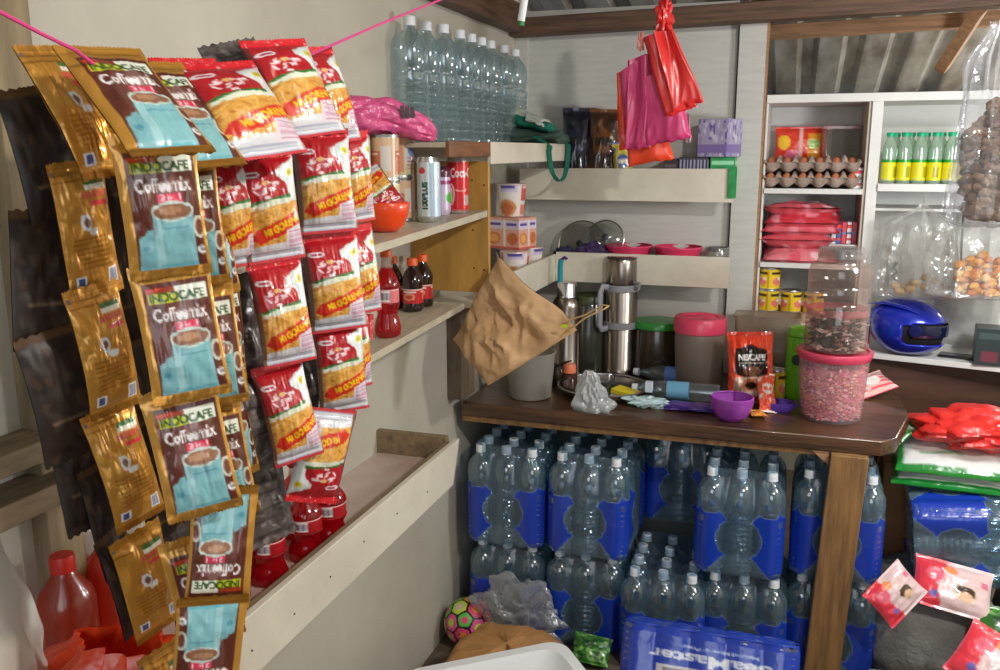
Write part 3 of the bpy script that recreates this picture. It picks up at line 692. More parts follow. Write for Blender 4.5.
# the big thermos
q = on(619,374); t = empty('thermos', q, 'tall brushed steel thermos with grey plastic carrying handle, in front of the lower back shelf', 'thermos')
t.scale = (1.05,1.05,1.07); MB().lathe([(.0,.30),(.052,.30),(.056,.292),(.0565,.03),(.058,.028),(.058,.0)], 48).build('body', STEEL, t)
MB().lathe([(.0,.402),(.038,.403),(.047,.398),(.051,.386),(.052,.31),(.050,.302)], 48).build('cup_lid', STEEL, t)
MB().lathe([(.046,.399),(.049,.402),(.052,.396)], 48).build('rim', mat('dark_ring', (50,48,46), rough=.4), t)
GREYP = mat('grey_handle_plastic', (140,140,146), rough=.5)
for zz, nm in ((.165,'strap'),(.29,'strap')):
    MB().lathe([(.0585,.022),(.061,.02),(.061,-.0),(.0585,-.002)], 48, c=(0,0,zz)).build(nm, GREYP, t)
MB().tube([(-.036,-.05,.305),(-.05,-.066,.31),(-.056,-.074,.29),(-.056,-.075,.18),(-.05,-.068,.165),(-.036,-.05,.168)], .0075, 10, flat=1.4).build('handle', GREYP, t)
MB().tube([(.052,-.03,.30),(.066,-.04,.303),(.07,-.042,.32),(.05,-.03,.32)], .006, 8).build('latch', GREYP, t)
# dark jars behind
q = Vector((-.70,3.13,TZ)); t = empty('storage_jar', q, 'dark olive plastic storage jar in the shade between the two flasks', 'jar')
MB().lathe([(.058,.27),(.066,.255),(.068,.02),(.064,.0),(0,.0)], 40).build('jar_body', DARKJ, t); MB().lathe([(0,.292),(.060,.29),(.064,.284),(.064,.262)], 40).build('lid', mat('dark_olive_lid', (60,70,30), rough=.4), t)
q = Vector((-.455,3.16,TZ)); t = empty('storage_jar', q, 'dark smoky jar with bright green lid, behind the pink lidded container', 'jar')
MB().lathe([(.080,.182),(.084,.17),(.085,.02),(.078,.0),(0,.0)], 40).build('jar_body', mat('smoky_brown_jar', (60,48,34), rough=.2, opacity=.85, tint=(90,80,60)), t)
MB().lathe([(0,.204),(.083,.203),(.088,.197),(.088,.180),(.085,.178)], 40).build('lid', GREENL, t)
# pink lidded frosted container
q = on(695,392,dy=.08); t = empty('storage_container', q, 'tall frosted container with thick pink screw lid, centre of the table', 'container')
MB().lathe([(.083,.20),(.084,.17),(.076,.01),(.070,.0),(0,.0)], 48).build('container_body', FROSTC, t)
mb = MB(); mb.lathe([(0,.242),(.060,.242),(.064,.246),(.084,.246),(.089,.238),(.089,.196),(.086,.194)], 48); mb.build('lid', PINK, t)
mb = MB()
for k in range(7): mb.tube([(.062*math.cos(k*.9)*.2,.062*math.sin(k*.9)*.2,.2425),(.06*math.cos(k*.9),.06*math.sin(k*.9),.2425)], .0018, 6)
mb.build('lid_ribs', PINK, t)
# clear square box behind the orange pouch
q = Vector((-.075,3.16,TZ)); t = empty('storage_box', q, 'big clear rectangular plastic box behind the orange coffee pouch', 'container')
mb = MB(); W_, D_, H_ = .105,.06,.245
def rr(a, b, r, n=5):
    P_ = []
    for cx, cy, s0 in ((a-r,b-r,0),(-a+r,b-r,90),(-a+r,-b+r,180),(a-r,-b+r,270)):
        for k in range(n+1): P_.append((cx+r*math.cos(R(s0+90*k/n)), cy+r*math.sin(R(s0+90*k/n))))
    return P_
def rrloft(mb, secs, r=.015, cap_bottom=True, M=None):
    P0 = [rr(a, b, min(r, a*.9, b*.9)) for a, b, z in secs]; n = len(P0[0]); vs = [Vector((x, y, secs[k][2])) for k, P_ in enumerate(P0) for x, y in P_]
    if M is not None: vs = [M @ v for v in vs]
    fs = [(k*n+i, k*n+(i+1)%n, (k+1)*n+(i+1)%n, (k+1)*n+i) for k in range(len(secs)-1) for i in range(n)]
    if cap_bottom: fs.append(tuple(range(n))[::-1])
    return mb.add(vs, fs)
rrloft(mb, [(W_*.94,D_*.94,0),(W_,D_,.02),(W_*1.02,D_*1.02,H_),(W_*1.06,D_*1.06,H_),(W_*1.06,D_*1.06,H_-.008)], .018).build('box_body', mat('dull_clear_plastic', (170,158,142), rough=.3, opacity=.4, tint=(205,196,180), fres=.3), t)
rrloft(MB(), [(W_*.93,D_*.9,.006),(W_*.95,D_*.9,.10)], .018).build('red_packet_inside', mat('dusky_red_contents', (150,70,56), rough=.5, var=.4, vscale=14), t)
# orange coffee pouch
def pouch_art():
    c = Cv(60,96,(232,66,30)); c.speck(0,0,60,96,60,[(240,90,50),(210,50,24)],(2,5),seed=3)
    c.rect(0,0,60,6,(200,50,24)); c.poly([(10,22),(30,16),(50,24),(51,54),(30,60),(9,54)],(34,20,18)); c.text('NESCAFE',13,28,35,8,(240,240,240),bold=.05); c.rect(14,39,46,40,(190,180,170))
    c.ell(30,50,12,7,(120,76,50)); c.poly([(8,58),(52,56),(54,84),(6,84)],(214,180,160)); c.ell(30,68,13,9,(196,120,90)); c.ell(30,69,7,5,(40,24,20)); c.poly([(4,74),(26,80),(24,96),(4,96)],(226,110,84))
    c.rect(48,60,56,90,(240,220,210)); c.rect(0,90,60,96,(220,120,100)); return c.done()
q = on(747,404)+Vector((0,.03,0)); o = pouch(MB(), .145, .235, .055, img=pouch_art(), seed=3.3, crk=.016, backc=(200,60,30), seal=.05).build('coffee_pouch', FOILB)
pose(o, q+Vector((0,0,.112)), YAW-.15, R(-8), R(-2)); tag(o, 'orange coffee pouch with black front panel standing on the table, slightly crumpled', 'pouch')
packet_ = None
# little golden packets beside
def tin_art(a=(232,200,40)):
    c = Cv(96,40,a,0); c.rect(0,0,96,5,(190,190,190),.9); c.rect(0,36,96,40,(190,190,190),.9)
    for k in range(4): x = 12+k*24; c.ell(x,24,7,6,(226,120,110)); c.ell(x+4,20,3,3,(245,240,220)); c.rect(x-9,10,x+9,14,(60,40,30)); c.rect(x+9,8,x+12,34,(196,150,30))
    return c.done()
TIN_A = tin_art()
def tin(loc, label, group, r=.036, h=.085, img=TIN_A):
    t = empty('food_tin', loc, label, 'tin', group)
    MB().lathe([(r,h),(r*1.02,h-.002),(r,h-.005)]+[(r,z) for z in np.linspace(h-.007,.006,14)]+[(r,.004),(r*1.02,.002),(r,.0)], 72, img=img).build('can_body', TIN, t)
    MB().lathe([(0,h-.003),(r*.92,h-.003),(r*.95,h-.001),(r,h)], 40).build('can_lid', ALU, t)
    return t
tin(on(775,400)+Vector((.0,.04,0)), 'small yellow printed tin between orange pouch and lime green bottle', None, .03, .095)
# lime bottle
q = on(798,399)+Vector((0,.03,0)); t = empty('drinking_bottle', q, 'lime green plastic bottle half hidden by the candy tub', 'bottle')
LIME = mat('lime_plastic', (110,200,30), rough=.35, coat=.3)
MB().lathe([(.043,.205),(.046,.2),(.047,.02),(.044,.0),(0,.0)], 36).build('bottle_body', LIME, t); MB().lathe([(0,.235),(.040,.234),(.045,.228),(.045,.207)], 36).build('lid', LIME, t)
MB().lathe([(.0,.03),(.013,.03),(.016,.02),(.016,.0)], 16, M=Matrix.Translation((-.012,-.043,.135))@Matrix.Rotation(R(90),4,'X')).build('knob', mat('dark_green_knob', (20,60,30), rough=.5), t)
# candy tub and the jar on top
q = on(835,426)+Vector((0,.09,0)); q = Vector((q.x-.012,2.80,TZ)); t = empty('candy_tub', q, 'big clear tub with pink rim packed with pink and yellow candies, near the table corner', 'tub')
MB().lathe([(.102,.190),(.100,.18),(.095,.10),(.088,.006),(.084,.0),(0,.0)], 56).build('tub_body', mat('clear_tub_plastic', (236,206,210), rough=.14, opacity=.16, tint=(240,214,220), fres=.35), t)
MB().lathe([(0,.208),(.094,.208),(.097,.212),(.108,.212),(.110,.207),(.108,.196),(.103,.187)], 56).build('lid', mat('deep_pink_lid', (206,66,96), rough=.35, coat=.3), t)
def candy_fill(name, parent, r0_, r1_, h0, h1, n, cols, s, seed, lb):
    g = random.Random(seed); mb = MB()
    for k in range(n):
        z = h0+(h1-h0)*g.random(); rr_ = r0_+(r1_-r0_)*(z-h0)/(h1-h0); a = g.random()*2*math.pi; ra = rr_-s*.8 if g.random() < .8 else rr_*math.sqrt(g.random())*.95
        if z > h1-s*2: ra = rr_*math.sqrt(g.random())*.96
        c0 = g.choice(cols); M_ = Matrix.Translation((ra*math.cos(a), ra*math.sin(a), z))@Matrix.Rotation(g.uniform(0,6),4,'Z')@Matrix.Rotation(g.uniform(0,3),4,'X')@Matrix.Diagonal((1,.6,.45,1))
        L = s*g.uniform(.8,1.2); a_ = [(L,0,0),(0,L,0),(-L,0,0),(0,-L,0),(0,0,L),(0,0,-L),(L*1.5,L*.4,0),(-L*1.5,-L*.4,0)]
        mb.add([M_ @ Vector(v) for v in a_], [(0,1,4),(1,2,4),(2,3,4),(3,0,4),(1,0,5),(2,1,5),(3,2,5),(0,3,5),(0,6,4),(0,5,6),(2,7,4),(2,5,7)], [(*lin(c0),0.)]*8)
    mb.lathe([(.0,h1-s),((r1_-s*1.3),h1-s),(r0_-s*1.3,h0),(0,h0)], 24, colr=cols[0])
    o = mb.build(name, GLOSS, parent, smooth=False); return tag(o, lb, kind='stuff')
candy_fill('wrapped_candies', t, .080,.091,.008,.172,1000, [(236,168,180),(230,150,166),(240,204,204),(240,212,150),(222,140,140),(246,228,220)], .0115, 5, 'pink and yellow wrapped candies')
q2 = Vector((q.x,q.y-.005,TZ+.2135)); t = empty('candy_jar', q2, 'clear jar one third full of dark wrapped candies, standing on the pink rimmed tub', 'jar')
mb = MB(); prj = [(.060,.29),(.062,.280),(.066,.276),(.070,.262),(.084,.255),(.090,.235),(.090,.20),(.0875,.196),(.090,.19),(.090,.15),(.0875,.146),(.090,.14),(.090,.02),(.086,.004),(.076,.0),(0,.0)]
mb.lathe(prj, 48).build('jar_body', mat('pinkish_clear_jar', (206,196,190), rough=.1, opacity=.07, tint=(232,216,210), fres=.4), t)
MB().lathe([(0,.305),(.062,.305),(.066,.301),(.067,.277),(.064,.275)], 40).build('lid', mat('cloudy_lid', (214,210,206), rough=.2, opacity=.12, tint=(220,214,208)), t)
candy_fill('wrapped_candies', t, .074,.074,.004,.105,330, [(56,36,32),(90,56,50),(190,170,166),(120,80,72),(40,26,26),(224,212,208)], .015, 6, 'dark chocolate coloured wrapped candies')
MB().lathe([(.0885,.128),(.0885,.108)], 48).build('label_band', mat('pink_band', (226,120,130), rough=.4, opacity=.25, tint=(240,175,178)), t)
# bowl, scoop and packets
q = on(730,424)+Vector((0,.045,0)); o = MB().lathe([(.058,.072),(.061,.074),(.063,.072),(.060,.05),(.048,.018),(.030,.002),(.0,.0)], 40).build('plastic_bowl', mat('purple_bowl_plastic', (186,84,200), rough=.25, opacity=.7, tint=(200,100,220)), solid=.002)
o.location = q; tag(o, 'small purple plastic bowl at the front edge of the table', 'bowl')
q = on(776,414)+Vector((0,.04,0)); mb = MB(); mb.lathe([(.05,.028),(.055,.03),(.052,.012),(.040,.001),(0,.001)], 32, ell=.65); mb.tube([(.045,0,.022),(.08,-.005,.024),(.10,-.006,.022)], .007, 8, flat=.5)
o = mb.build('plastic_scoop', mat('violet_plastic', (92,58,160), rough=.35), solid=.0015); o.location = q; tag(o, 'violet plastic scoop lying left of the candy tub', 'scoop')
def snack_img(a, b, c_, seed, w=50, h=70):
    c = Cv(w,h,a); c.speck(0,0,w,h,30,[a,b,c_],(2,7),seed=seed); c.rect(0,0,w,4,b); c.rect(0,h-4,w,h,b); c.ell(w/2,h*.4,w*.32,h*.14,b); c.rect(w*.25,h*.36,w*.75,h*.44,c_); return c.done()
def packet(name, w, h, t, img, loc, yaw, tilt, roll, label, cat, group=None, m=None, crk=.004, seed=1., nu=30, nv=40, sag=0.):
    o = pouch(MB(), w, h, t, img=img, back=img, seed=seed, crk=crk, nu=nu, nv=nv, sag=sag).build(name, m or FOILB); pose(o, loc, yaw, tilt, roll); return tag(o, label, cat, group)
packet('torn_wrapper', .055, .13, .03, snack_img((232,90,60),(240,225,220),(226,120,90),6), on(760,408)+Vector((.02,-.01,.055)), .4, R(-25), R(8), 'torn orange and white wrapper leaning against the orange coffee pouch', 'wrapper', crk=.012)
packet('sugar_packet', .05, .065, .014, snack_img((236,150,60),(240,190,90),(220,80,50),3), on(757,416,TZ)+Vector((0,.0,.010)), .3, R(-82), 0, 'small orange and yellow packet lying at the foot of the orange coffee pouch', 'packet')
# two empty bottles lying on the table
def lying(loc, yaw, label, r=.03, h=.27, lc=(120,180,214)):
    t = empty('drink_bottle', loc, label, 'bottle', None); t.rotation_mode = 'YXZ'; t.rotation_euler = (0, R(-90), yaw)
    MB().lathe([(.010,h),(.010,h*.94),(.012,h*.9),(r*.7,h*.82),(r,h*.72)]+[(r-(.0015 if k%2 else 0), h*(.70-.66*k/24)) for k in range(25)]+[(r*.9,.0),(0,.003)], 28).build('bottle_body', PET, t)
    MB().lathe([(0,h+.012),(.013,h+.012),(.014,h-.006)], 16).build('cap', CAPW, t)
    MB().lathe([(r+.0006,h*.62),(r+.0006,h*.36)], 28, colr=lc).build('bottle_label', PRINT, t)
    return t
lying(on(712,405)+Vector((.02,.03,.031)), .02, 'clear empty drink bottle lying flat at the table front edge, light blue label')
lying(on(706,392)+Vector((.02,.06,.031)), -.1, 'clear empty drink bottle with blue label lying behind the front one', lc=(90,130,200))
mb = MB(); crumple(mb, .10,.035,.012, seed=3, amp=.3, colr=(90,60,160)); o = mb.build('violet_wrapper', FOILB); o.location = on(690,412)+Vector((.0,.02,.012)); tag(o, 'flat violet wrapper under the lying drink bottles', 'wrapper')
t = empty('medicine_box', on(624,400)+Vector((0,.02,.0)), 'small yellow and white cardboard box lying on the table beside the crumpled bag', 'box', rz=-.35)
MB().box(-.04,-.028,0,.04,.028,.014).build('tray_sleeve', mat('white_card', (224,222,206), rough=.5), t, bev=.001)
MB().box(-.041,-.029,.0142,.041,.029,.03).xf(Matrix.Rotation(R(7),4,'Y')).build('box_lid', mat('yellow_card', (226,204,40), rough=.45), t, bev=.001)
mb = MB(); crumple(mb, .062,.04,.016, seed=8.2, amp=.45, fr=1.8); o = mb.build('tissue_pack', mat('pale_blue_wrap', (196,222,224), rough=.4, bump=.4, bscale=20)); o.location = on(645,409)+Vector((0,.03,.016)); tag(o, 'pale blue crumpled tissue wrapper next to the yellow box', 'wrapper')
mb = MB(); mb.box(-.012,-.01,0,.012,.01,.035); o = mb.build('eraser_box', mat('white_plastic_box', (214,222,230), rough=.4), bev=.002); o.location = on(647,404)+Vector((0,.03,.033)); tag(o, 'tiny white box standing on the pale blue wrapper', 'box')
# crumpled clear bag
mb = MB()
def cbf(U, V):
    a = U*2*math.pi; k = .18+.82*V**.8; n_ = np.abs(vnz(np.cos(a)*2.4, np.sin(a)*2.4, V*3.))*.9
    return .052*k*np.cos(a)*(1+n_)-.012*(1-V), .04*k*np.sin(a)*(1+n_), .125*(1-V)*(1-.0*n_)
mb.grid(cbf, 48, 26, flip=True); o = mb.build('plastic_bag', mat('cloudy_bag', (206,210,210), rough=.25, opacity=.5, tint=(226,228,226), fres=.35, bump=1., bscale=30))
o.location = on(590,412)+Vector((0,.03,.001)); tag(o, 'small crumpled cloudy plastic bag standing at the table edge', 'bag')
# steel tray and cups
q = Vector((-.585,2.86,TZ)); o = MB().lathe([(.145,.028),(.150,.031),(.154,.028),(.142,.010),(.130,.003),(0,.003)], 56).build('steel_tray', ALU, solid=.0015); o.location = q; tag(o, 'round shallow steel tray lying in front of the thermos', 'tray')
q = Vector((-.785,2.90,TZ)); t = empty('steel_cup', q, 'small shiny steel cup between translucent tub and slim flask', 'cup'); MB().lathe([(.027,.075),(.029,.078),(.030,.074),(.028,.004),(.022,.0),(0,.0)], 30).build('cup_body', STEEL, t)
MB().tube([(.028,0,.06),(.044,0,.058),(.045,0,.025),(.027,0,.022)], .003, 8).build('handle', STEEL, t)
q = Vector((-.705,2.87,TZ+.004)); t = empty('spice_jar', q, 'small glass jar with orange lid and black spoon standing on the steel tray', 'jar')
MB().lathe([(.018,.055),(.027,.045),(.028,.004),(.022,.0),(0,.0)], 24).build('jar_body', mat('dark_spice_glass', (80,50,40), rough=.1, opacity=.6, tint=(140,110,90)), t)
MB().lathe([(0,.085),(.02,.085),(.022,.08),(.022,.056)], 24).build('lid', mat('orange_lid', (226,120,80), rough=.4), t)
MB().tube([(-.05,0,.07),(-.02,-.01,.088),(.01,-.012,.10)], [.01,.008,.004], 8, flat=.5).build('spoon', mat('black_plastic', (22,22,24), rough=.4), t)
# pink striped packet at the right end
c = Cv(60,40,(238,196,190)); 
for k in range(6): c.rect(0,3+k*7,60,6+k*7,(226,90,96))
c.ell(30,20,14,8,(245,240,236)); packet('biscuit_packet', .15,.10,.05, c.done(), Vector((.262,3.10,TZ+.035)), .1, R(-60), R(-30), 'pink and white striped packet lying behind the candy tub', 'packet')

# ================================================================ brown paper bag hanging at the shelf
PAPER = mat('brown_kraft_paper', (212,170,122), rough=.65, var=.16, vscale=5, bump=1.2, bscale=7)
def pbag(sgn):
    def fn(U, V):
        A = [at(500,256,Y=2.27), at(577,330,Y=2.22), at(488,386,Y=2.20), at(453,340,Y=2.25)]  # ring: top, right, bottom, left
        P = lambda i: np.array(A[i])
        C = [P(0),P(1),P(2),P(3)]
        u = U[...,None]; v = V[...,None]
        # quad top-left edge 3-0, bottom-right edge 2-1
        q = (1-v)*((1-u)*C[3]+u*C[0])+v*((1-u)*C[2]+u*C[1])
        bl = np.clip(16*U*(1-U)*V*(1-V),0,1)**.45
        n = np.abs(vnz(U*2.6+1, V*2.2+sgn, sgn*2.))*.045+np.abs(vnz(U*6+1+V*2, V*4+sgn*3, 1.))*.028+np.abs(vnz(U*13+V*5, V*9-U*4, 4.))*.009
        d = sgn*(bl*(.045-n)+.0015)
        wav = vnz(U*2.5+5, V*2.5, .7)*.02
        return q[...,0]+d*.25+wav*.3, q[...,1]+d+wav, q[...,2]+wav*.4
    return fn
t = empty('paper_bag', at(500,256,Y=2.27), 'crumpled brown paper bag hanging slanted from the yellow end panel, over the table', 'bag')
mb = MB().grid(pbag(-1), 60, 60); mb.grid(pbag(1), 40, 40, flip=True); mb.xf(Matrix.Translation(-t.location)).build('bag_body', PAPER, t, ang=28)
a = at(566,333,Y=2.19)
MB().tube([a-t.location, at(585,318,Y=2.17)-t.location, at(604,309,Y=2.17)-t.location, at(609,306,Y=2.18)-t.location, at(603,305,Y=2.19)-t.location, at(585,315,Y=2.2)-t.location, at(563,322,Y=2.21)-t.location], .0022, 8).build('string_handle', mat('paper_string', (206,170,110), rough=.7), t)
mb = MB(); mb.box(-.008,-.001,-.004,.008,.001,.004, M=Matrix.Translation(at(564,326,Y=2.178)-t.location)); mb.build('sticker', mat('lime_sticker', (190,210,30), rough=.4), t)
MB().tube([at(498,250,Y=2.305), at(500,258,Y=2.265)], .002, 6).xf(Matrix.Translation(-t.location)).build('nail', NAIL, t)
# ================================================================ left wall shelves : cans, drinks
def can_img(kind):
    c = Cv(110,60,(230,225,210))
    if kind == 'milk':
        c = Cv(110,50,(216,200,160)); c.rect(0,0,110,3,(190,190,185),.9); c.rect(0,47,110,50,(190,190,185),.9)
        for k in range(2):
            x = 10+k*55; c.rect(x,12,x+22,34,(206,212,222)); c.ell(x+11,20,8,6,(120,140,180)); 
            for j in range(4): c.rect(x+2,27+j*4,x+20,28.4+j*4,(180,110,110))
            c.rect(x+26,10,x+40,42,(220,190,150)); c.rect(x+42,6,x+52,44,(214,150,110))
    if kind == 'peach':
        c = Cv(110,50,(222,186,150)); c.rect(0,0,110,3,(190,190,185),.9); c.rect(0,47,110,50,(190,190,185),.9)
        for k in range(3): x = 5+k*36; c.rect(x,18,x+18,44,(206,120,92)); c.rect(x+18,12,x+30,40,(222,214,206)); c.rect(x+4,20,x+14,22,(245,225,210))
    if kind == 'isotonic':
        c = Cv(120,110,(184,206,226),.25); c.rect(0,0,120,5,(210,214,216),.9); c.rect(0,105,120,110,(210,214,216),.9)
        c.rect(24,5,38,105,(24,90,56)); c.rect(38,5,62,105,(206,222,222),.2); c.rect(96,5,120,105,(206,222,222),.2)
        c.ell(50,20,6,6,(214,66,70)); c.text('100PLUS',49,92,52,10,(20,70,60),rot=-math.pi/2,bold=.05)
    if kind == 'cola':
        c = Cv(120,110,(206,28,36),.1); c.rect(0,0,120,4,(205,205,205),.9); c.rect(0,107,120,110,(205,205,205),.9)
        c.text('Coca-Cola',46,18,58,20,(240,225,225),rot=-.0,bold=.03); c.ell(48,74,6,24,(236,190,190)); c.ell(48,74,3.4,20,(206,28,36)); c.ell(48,76,2,16,(240,215,215)); c.rect(72,76,84,98,(170,160,160)); c.rect(40,47,80,48,(240,160,160)); c.ell(66,64,12,4,(236,180,180)); c.ell(66,62,12,4,(206,28,36))
    if kind == 'grape':
        c = Cv(110,90,(196,180,206),.1); c.rect(0,0,110,16,(90,30,50)); c.ell(30,60,14,12,(60,180,50)); c.ell(85,60,14,12,(60,180,50)); c.rect(0,24,110,32,(150,60,110))
    return c.done()
def can(name, loc, label, group, kind, r, h, rz=0., neck=True):
    t = empty(name, loc, label, 'can', group, rz)
    pr = [(r*.86,h),(r*.88,h-.003),(r,h-.012)] if neck else [(r*1.02,h),(r*1.02,h-.002),(r,h-.004)]
    MB().lathe(pr+[(r,z) for z in np.linspace(h-.014 if neck else h-.006,.012 if neck else .005,60)]+([(r*.9,.002),(r*.85,.0)] if neck else [(r*1.02,.002),(r*1.02,.0)]), 96, img=can_img(kind)).build('can_body', TIN, t)
    mb = MB().lathe([(0,h-.004),(r*.80,h-.004),(r*.82,h-.001),(r*.87,h+.001)], 36); mb.build('can_lid', ALU, t)
    if neck: MB().lathe([(0,.0012),(.008,.0012),(.009,.0)], 12, c=(0,-.008,h-.003), closed=False).build('pull_tab', ALU, t)
    return t
def L1(px, py, Y): v = at(px, py, Y=Y); v.z = zL1(Y)+.0005; return v
can('drink_can', L1(458,208,2.215), 'slim red cola can with white script at the outer end of the upper shelf', None, 'cola', .0285, .146, rz=R(22))
can('drink_can', L1(429,219,2.02), 'slim silver blue isotonic drink can with sideways lettering, left of the red cola can', None, 'isotonic', .029, .154, rz=R(22))
can('drink_can', L1(443,206,2.15)+Vector((-.02,.03,0)), 'purple and green can mostly hidden between the silver can and the red can', None, 'grape', .028, .125)
GM = 'stacked milk tins on the upper shelf'
cans_ = [(368,-.965,1.86,0,'milk','lower tin of the left stack, behind the orange bowl'),(368,-.965,1.86,1,'milk','upper tin of the left stack, under the pink bag end'),
 (398,-.925,1.93,0,'milk','lower tin of the middle stack'),(398,-.925,1.93,1,'peach','upper peach coloured tin of the middle stack, under the pink bag'),
 (418,-.93,1.955+.07,0,'peach','lower tin at the back right, behind the silver can'),(422,-.95,2.04,1,'milk','upper tin at the back right, nearest the water bottles')]
for px, X, Y, lv, kd, w in cans_:
    if lv == 1 and px == 422: X, Y = -.93, 2.025
    r_ = .034; can('milk_tin', Vector((X, Y, zL1(Y)+.0008+lv*.1045)), 'cream milk tin, '+w, GM, kd, r_, .104, rz=R(random.uniform(-10,60)), neck=False)
# pink bag slung over the tins
mb = MB()
def pk(U, V):
    a = U*2*math.pi; L = V-.5; w = (np.clip(1-(2*np.abs(L))**3.2,0,1))**.55
    n = vnz(np.cos(a)*1.5+2, np.sin(a)*1.5, V*4.)*.35; n2 = np.abs(vnz(np.cos(a)*3, np.sin(a)*3+4, V*7.))*.3
    k = w*(1+n-n2)
    return L*.30, .05*np.cos(a)*k, .042*np.sin(a)*k+.03*np.sin(V*3.14)-.03*V
mb.grid(pk, 44, 44, flip=False); t = empty('plastic_bag', (-.925,1.93,0), 'bright pink thin plastic bag with black print, slumped over the tops of the milk tins', 'bag', rz=R(50))
t.location = (-.935,1.925,zL1(1.93)+.238); PKB = mat('pink_thin_plastic', (214,70,130), rough=.3, var=.25, vscale=18, bump=1., bscale=25, coat=.3, c2=(230,110,160))
mb.build('bag_body', PKB, t)
mb = MB()
for k in range(3): mb.box(.035+k*.012,-.0545-.0,.0-.002*k,.045+k*.012,-.0535,.028-.004*k, M=Matrix.Rotation(R(-12),4,'Y'))
mb.build('black_print', mat('black_ink', (40,20,30), rough=.4), t)
# orange bowl with a noodle packet in it
q = Vector((-.90,1.79,0)); q = at(385,216,X=-.875); q.z = zL1(q.y)+.001
o = MB().lathe([(.052,.062),(.054,.064),(.0555,.061),(.052,.04),(.042,.014),(.026,.001),(0,.0)], 40).build('plastic_bowl', mat('orange_bowl_plastic', (240,74,20), rough=.3, coat=.3), solid=.002); o.location = q; tag(o, 'orange plastic bowl on the upper shelf below the pink bag', 'bowl')
o = bpy.data.objects.new('noodle_packet', NF[1]); col.objects.link(o); pose(o, q+Vector((-.008,-.012,.088)), R(32), R(-22), R(150)); o.scale = (.95,1,.95); tag(o, 'single noodle packet stuck upside down into the orange bowl', 'noodles')
o = MB().box(-.05,-.10,0,.03,.10,.0015).build('lime_paper', mat('lime_sheet', (196,206,70), rough=.5)); o.location = (-.86,1.52,zL1(1.52)+.002); o.rotation_euler = (R(2.2),0,0); tag(o, 'lime coloured sheet lying at the near end of the upper shelf', 'paper')
# lower shelf : soda bottle, dark bottles
SODA = mat('red_soda', (200,16,34), rough=.08, opacity=.3, tint=(226,30,44), fres=.3, coat=.5)
CLR = mat('clear_pet_neck', (214,190,186), rough=.1, opacity=.2, tint=(232,214,208), fres=.4)
ORC = mat('orange_cap', (232,96,30), rough=.4)
def soda_prof(h, r): return [(r*a, h*b) for a,b in ((.40,.80),(.62,.74),(.86,.66),(.96,.60),(.96,.58),(.90,.565),(.90,.40),(.96,.385),(.93,.36),(.78,.30),(.76,.26),(.86,.20),(.98,.13),(1.,.08),(.94,.02),(.8,.0),(0,.0))]
def soda(loc, label, group, h=.20, r=.032, lc=(226,120,124), cap=ORC, body=SODA):
    t = empty('soda_bottle', loc, label, 'bottle', group)
    MB().lathe(soda_prof(h, r), 32).build('bottle_body', body, t)
    MB().lathe([(r*.36,h*.93),(r*.36,h*.88),(r*.42,h*.80)], 24).build('bottle_neck', CLR, t)
    MB().lathe([(0,h),(r*.40,h),(r*.44,h-.003),(r*.44,h*.925),(0,h*.925)], 24).build('cap', cap, t)
    c = Cv(60,20,lc); c.rect(0,0,60,3,(236,180,180)); c.rect(30,3,36,17,(240,236,236))
    for k in range(5): c.rect(30.5+k*1.1,5,31+k*1.1,15,(60,60,80))
    MB().lathe([(r*.905,z) for z in np.linspace(h*.56,h*.405,16)], 60, img=c.done()).build('bottle_label', mat('translucent_label', rough=.3, attr=True), t)
    return t
def L2(px, py, Y): v = at(px, py, Y=Y); v.z = zL2(Y)+.0008; return v
q = at(388,330,X=-.91); q.z = zL2(q.y)+.001; soda(q, 'red soda bottle with orange cap standing on the lower wall shelf', None, .205, .0315)
def dark_bottle(loc, label):
    h, r = .142, .029; t = empty('sauce_bottle', loc, label, 'bottle', 'dark bottles with orange caps')
    MB().lathe([(.011,h*.9),(.012,h*.82),(.020,h*.74),(r*.95,h*.62),(r,h*.56),(r*.9,h*.42),(r*.92,h*.2),(r,h*.12),(r*.98,h*.03),(r*.85,.0),(0,.0)], 32).build('bottle_body', mat('dark_brown_glass', (38,16,16), rough=.08, coat=.6), t)
    MB().lathe([(0,h),(.013,h),(.0145,h-.002),(.0145,h*.86),(0,h*.86)], 20).build('cap', ORC, t)
    c = Cv(90,24,(196,30,36)); c.rect(0,0,90,2,(236,200,190))
    for b in (0,30,60): c.ell(b+15,13,9,6,(230,150,110)); c.ell(b+15,13,6,3.5,(200,60,50)); c.rect(b+4,4,b+26,6,(240,220,215))
    MB().lathe([(r*(.94+.03*k/17),h*(.43-.27*k/17)) for k in range(18)], 64, img=c.done()).build('bottle_label', GLOSS, t); return t
dark_bottle(L2(413,300,2.17), 'dark bottle with orange cap and red label, middle of three on lower wall shelf')
dark_bottle(L2(423,296,2.235), 'dark bottle with orange cap and red label, right and hindmost of the three')
dark_bottle(L2(403,298,2.19)+Vector((-.03,.0,0)), 'dark bottle with orange cap, left of the three, mostly behind the red soda')
o = bpy.data.objects.new('noodle_packet', NF[2]); col.objects.link(o); pose(o, Vector((-.955,1.80,zL2(1.80)+.045)), R(40), R(-30), R(100)); o.scale = (.8,1,.75); tag(o, 'red noodle packet lying on the lower wall shelf behind the soda bottle', 'noodles')
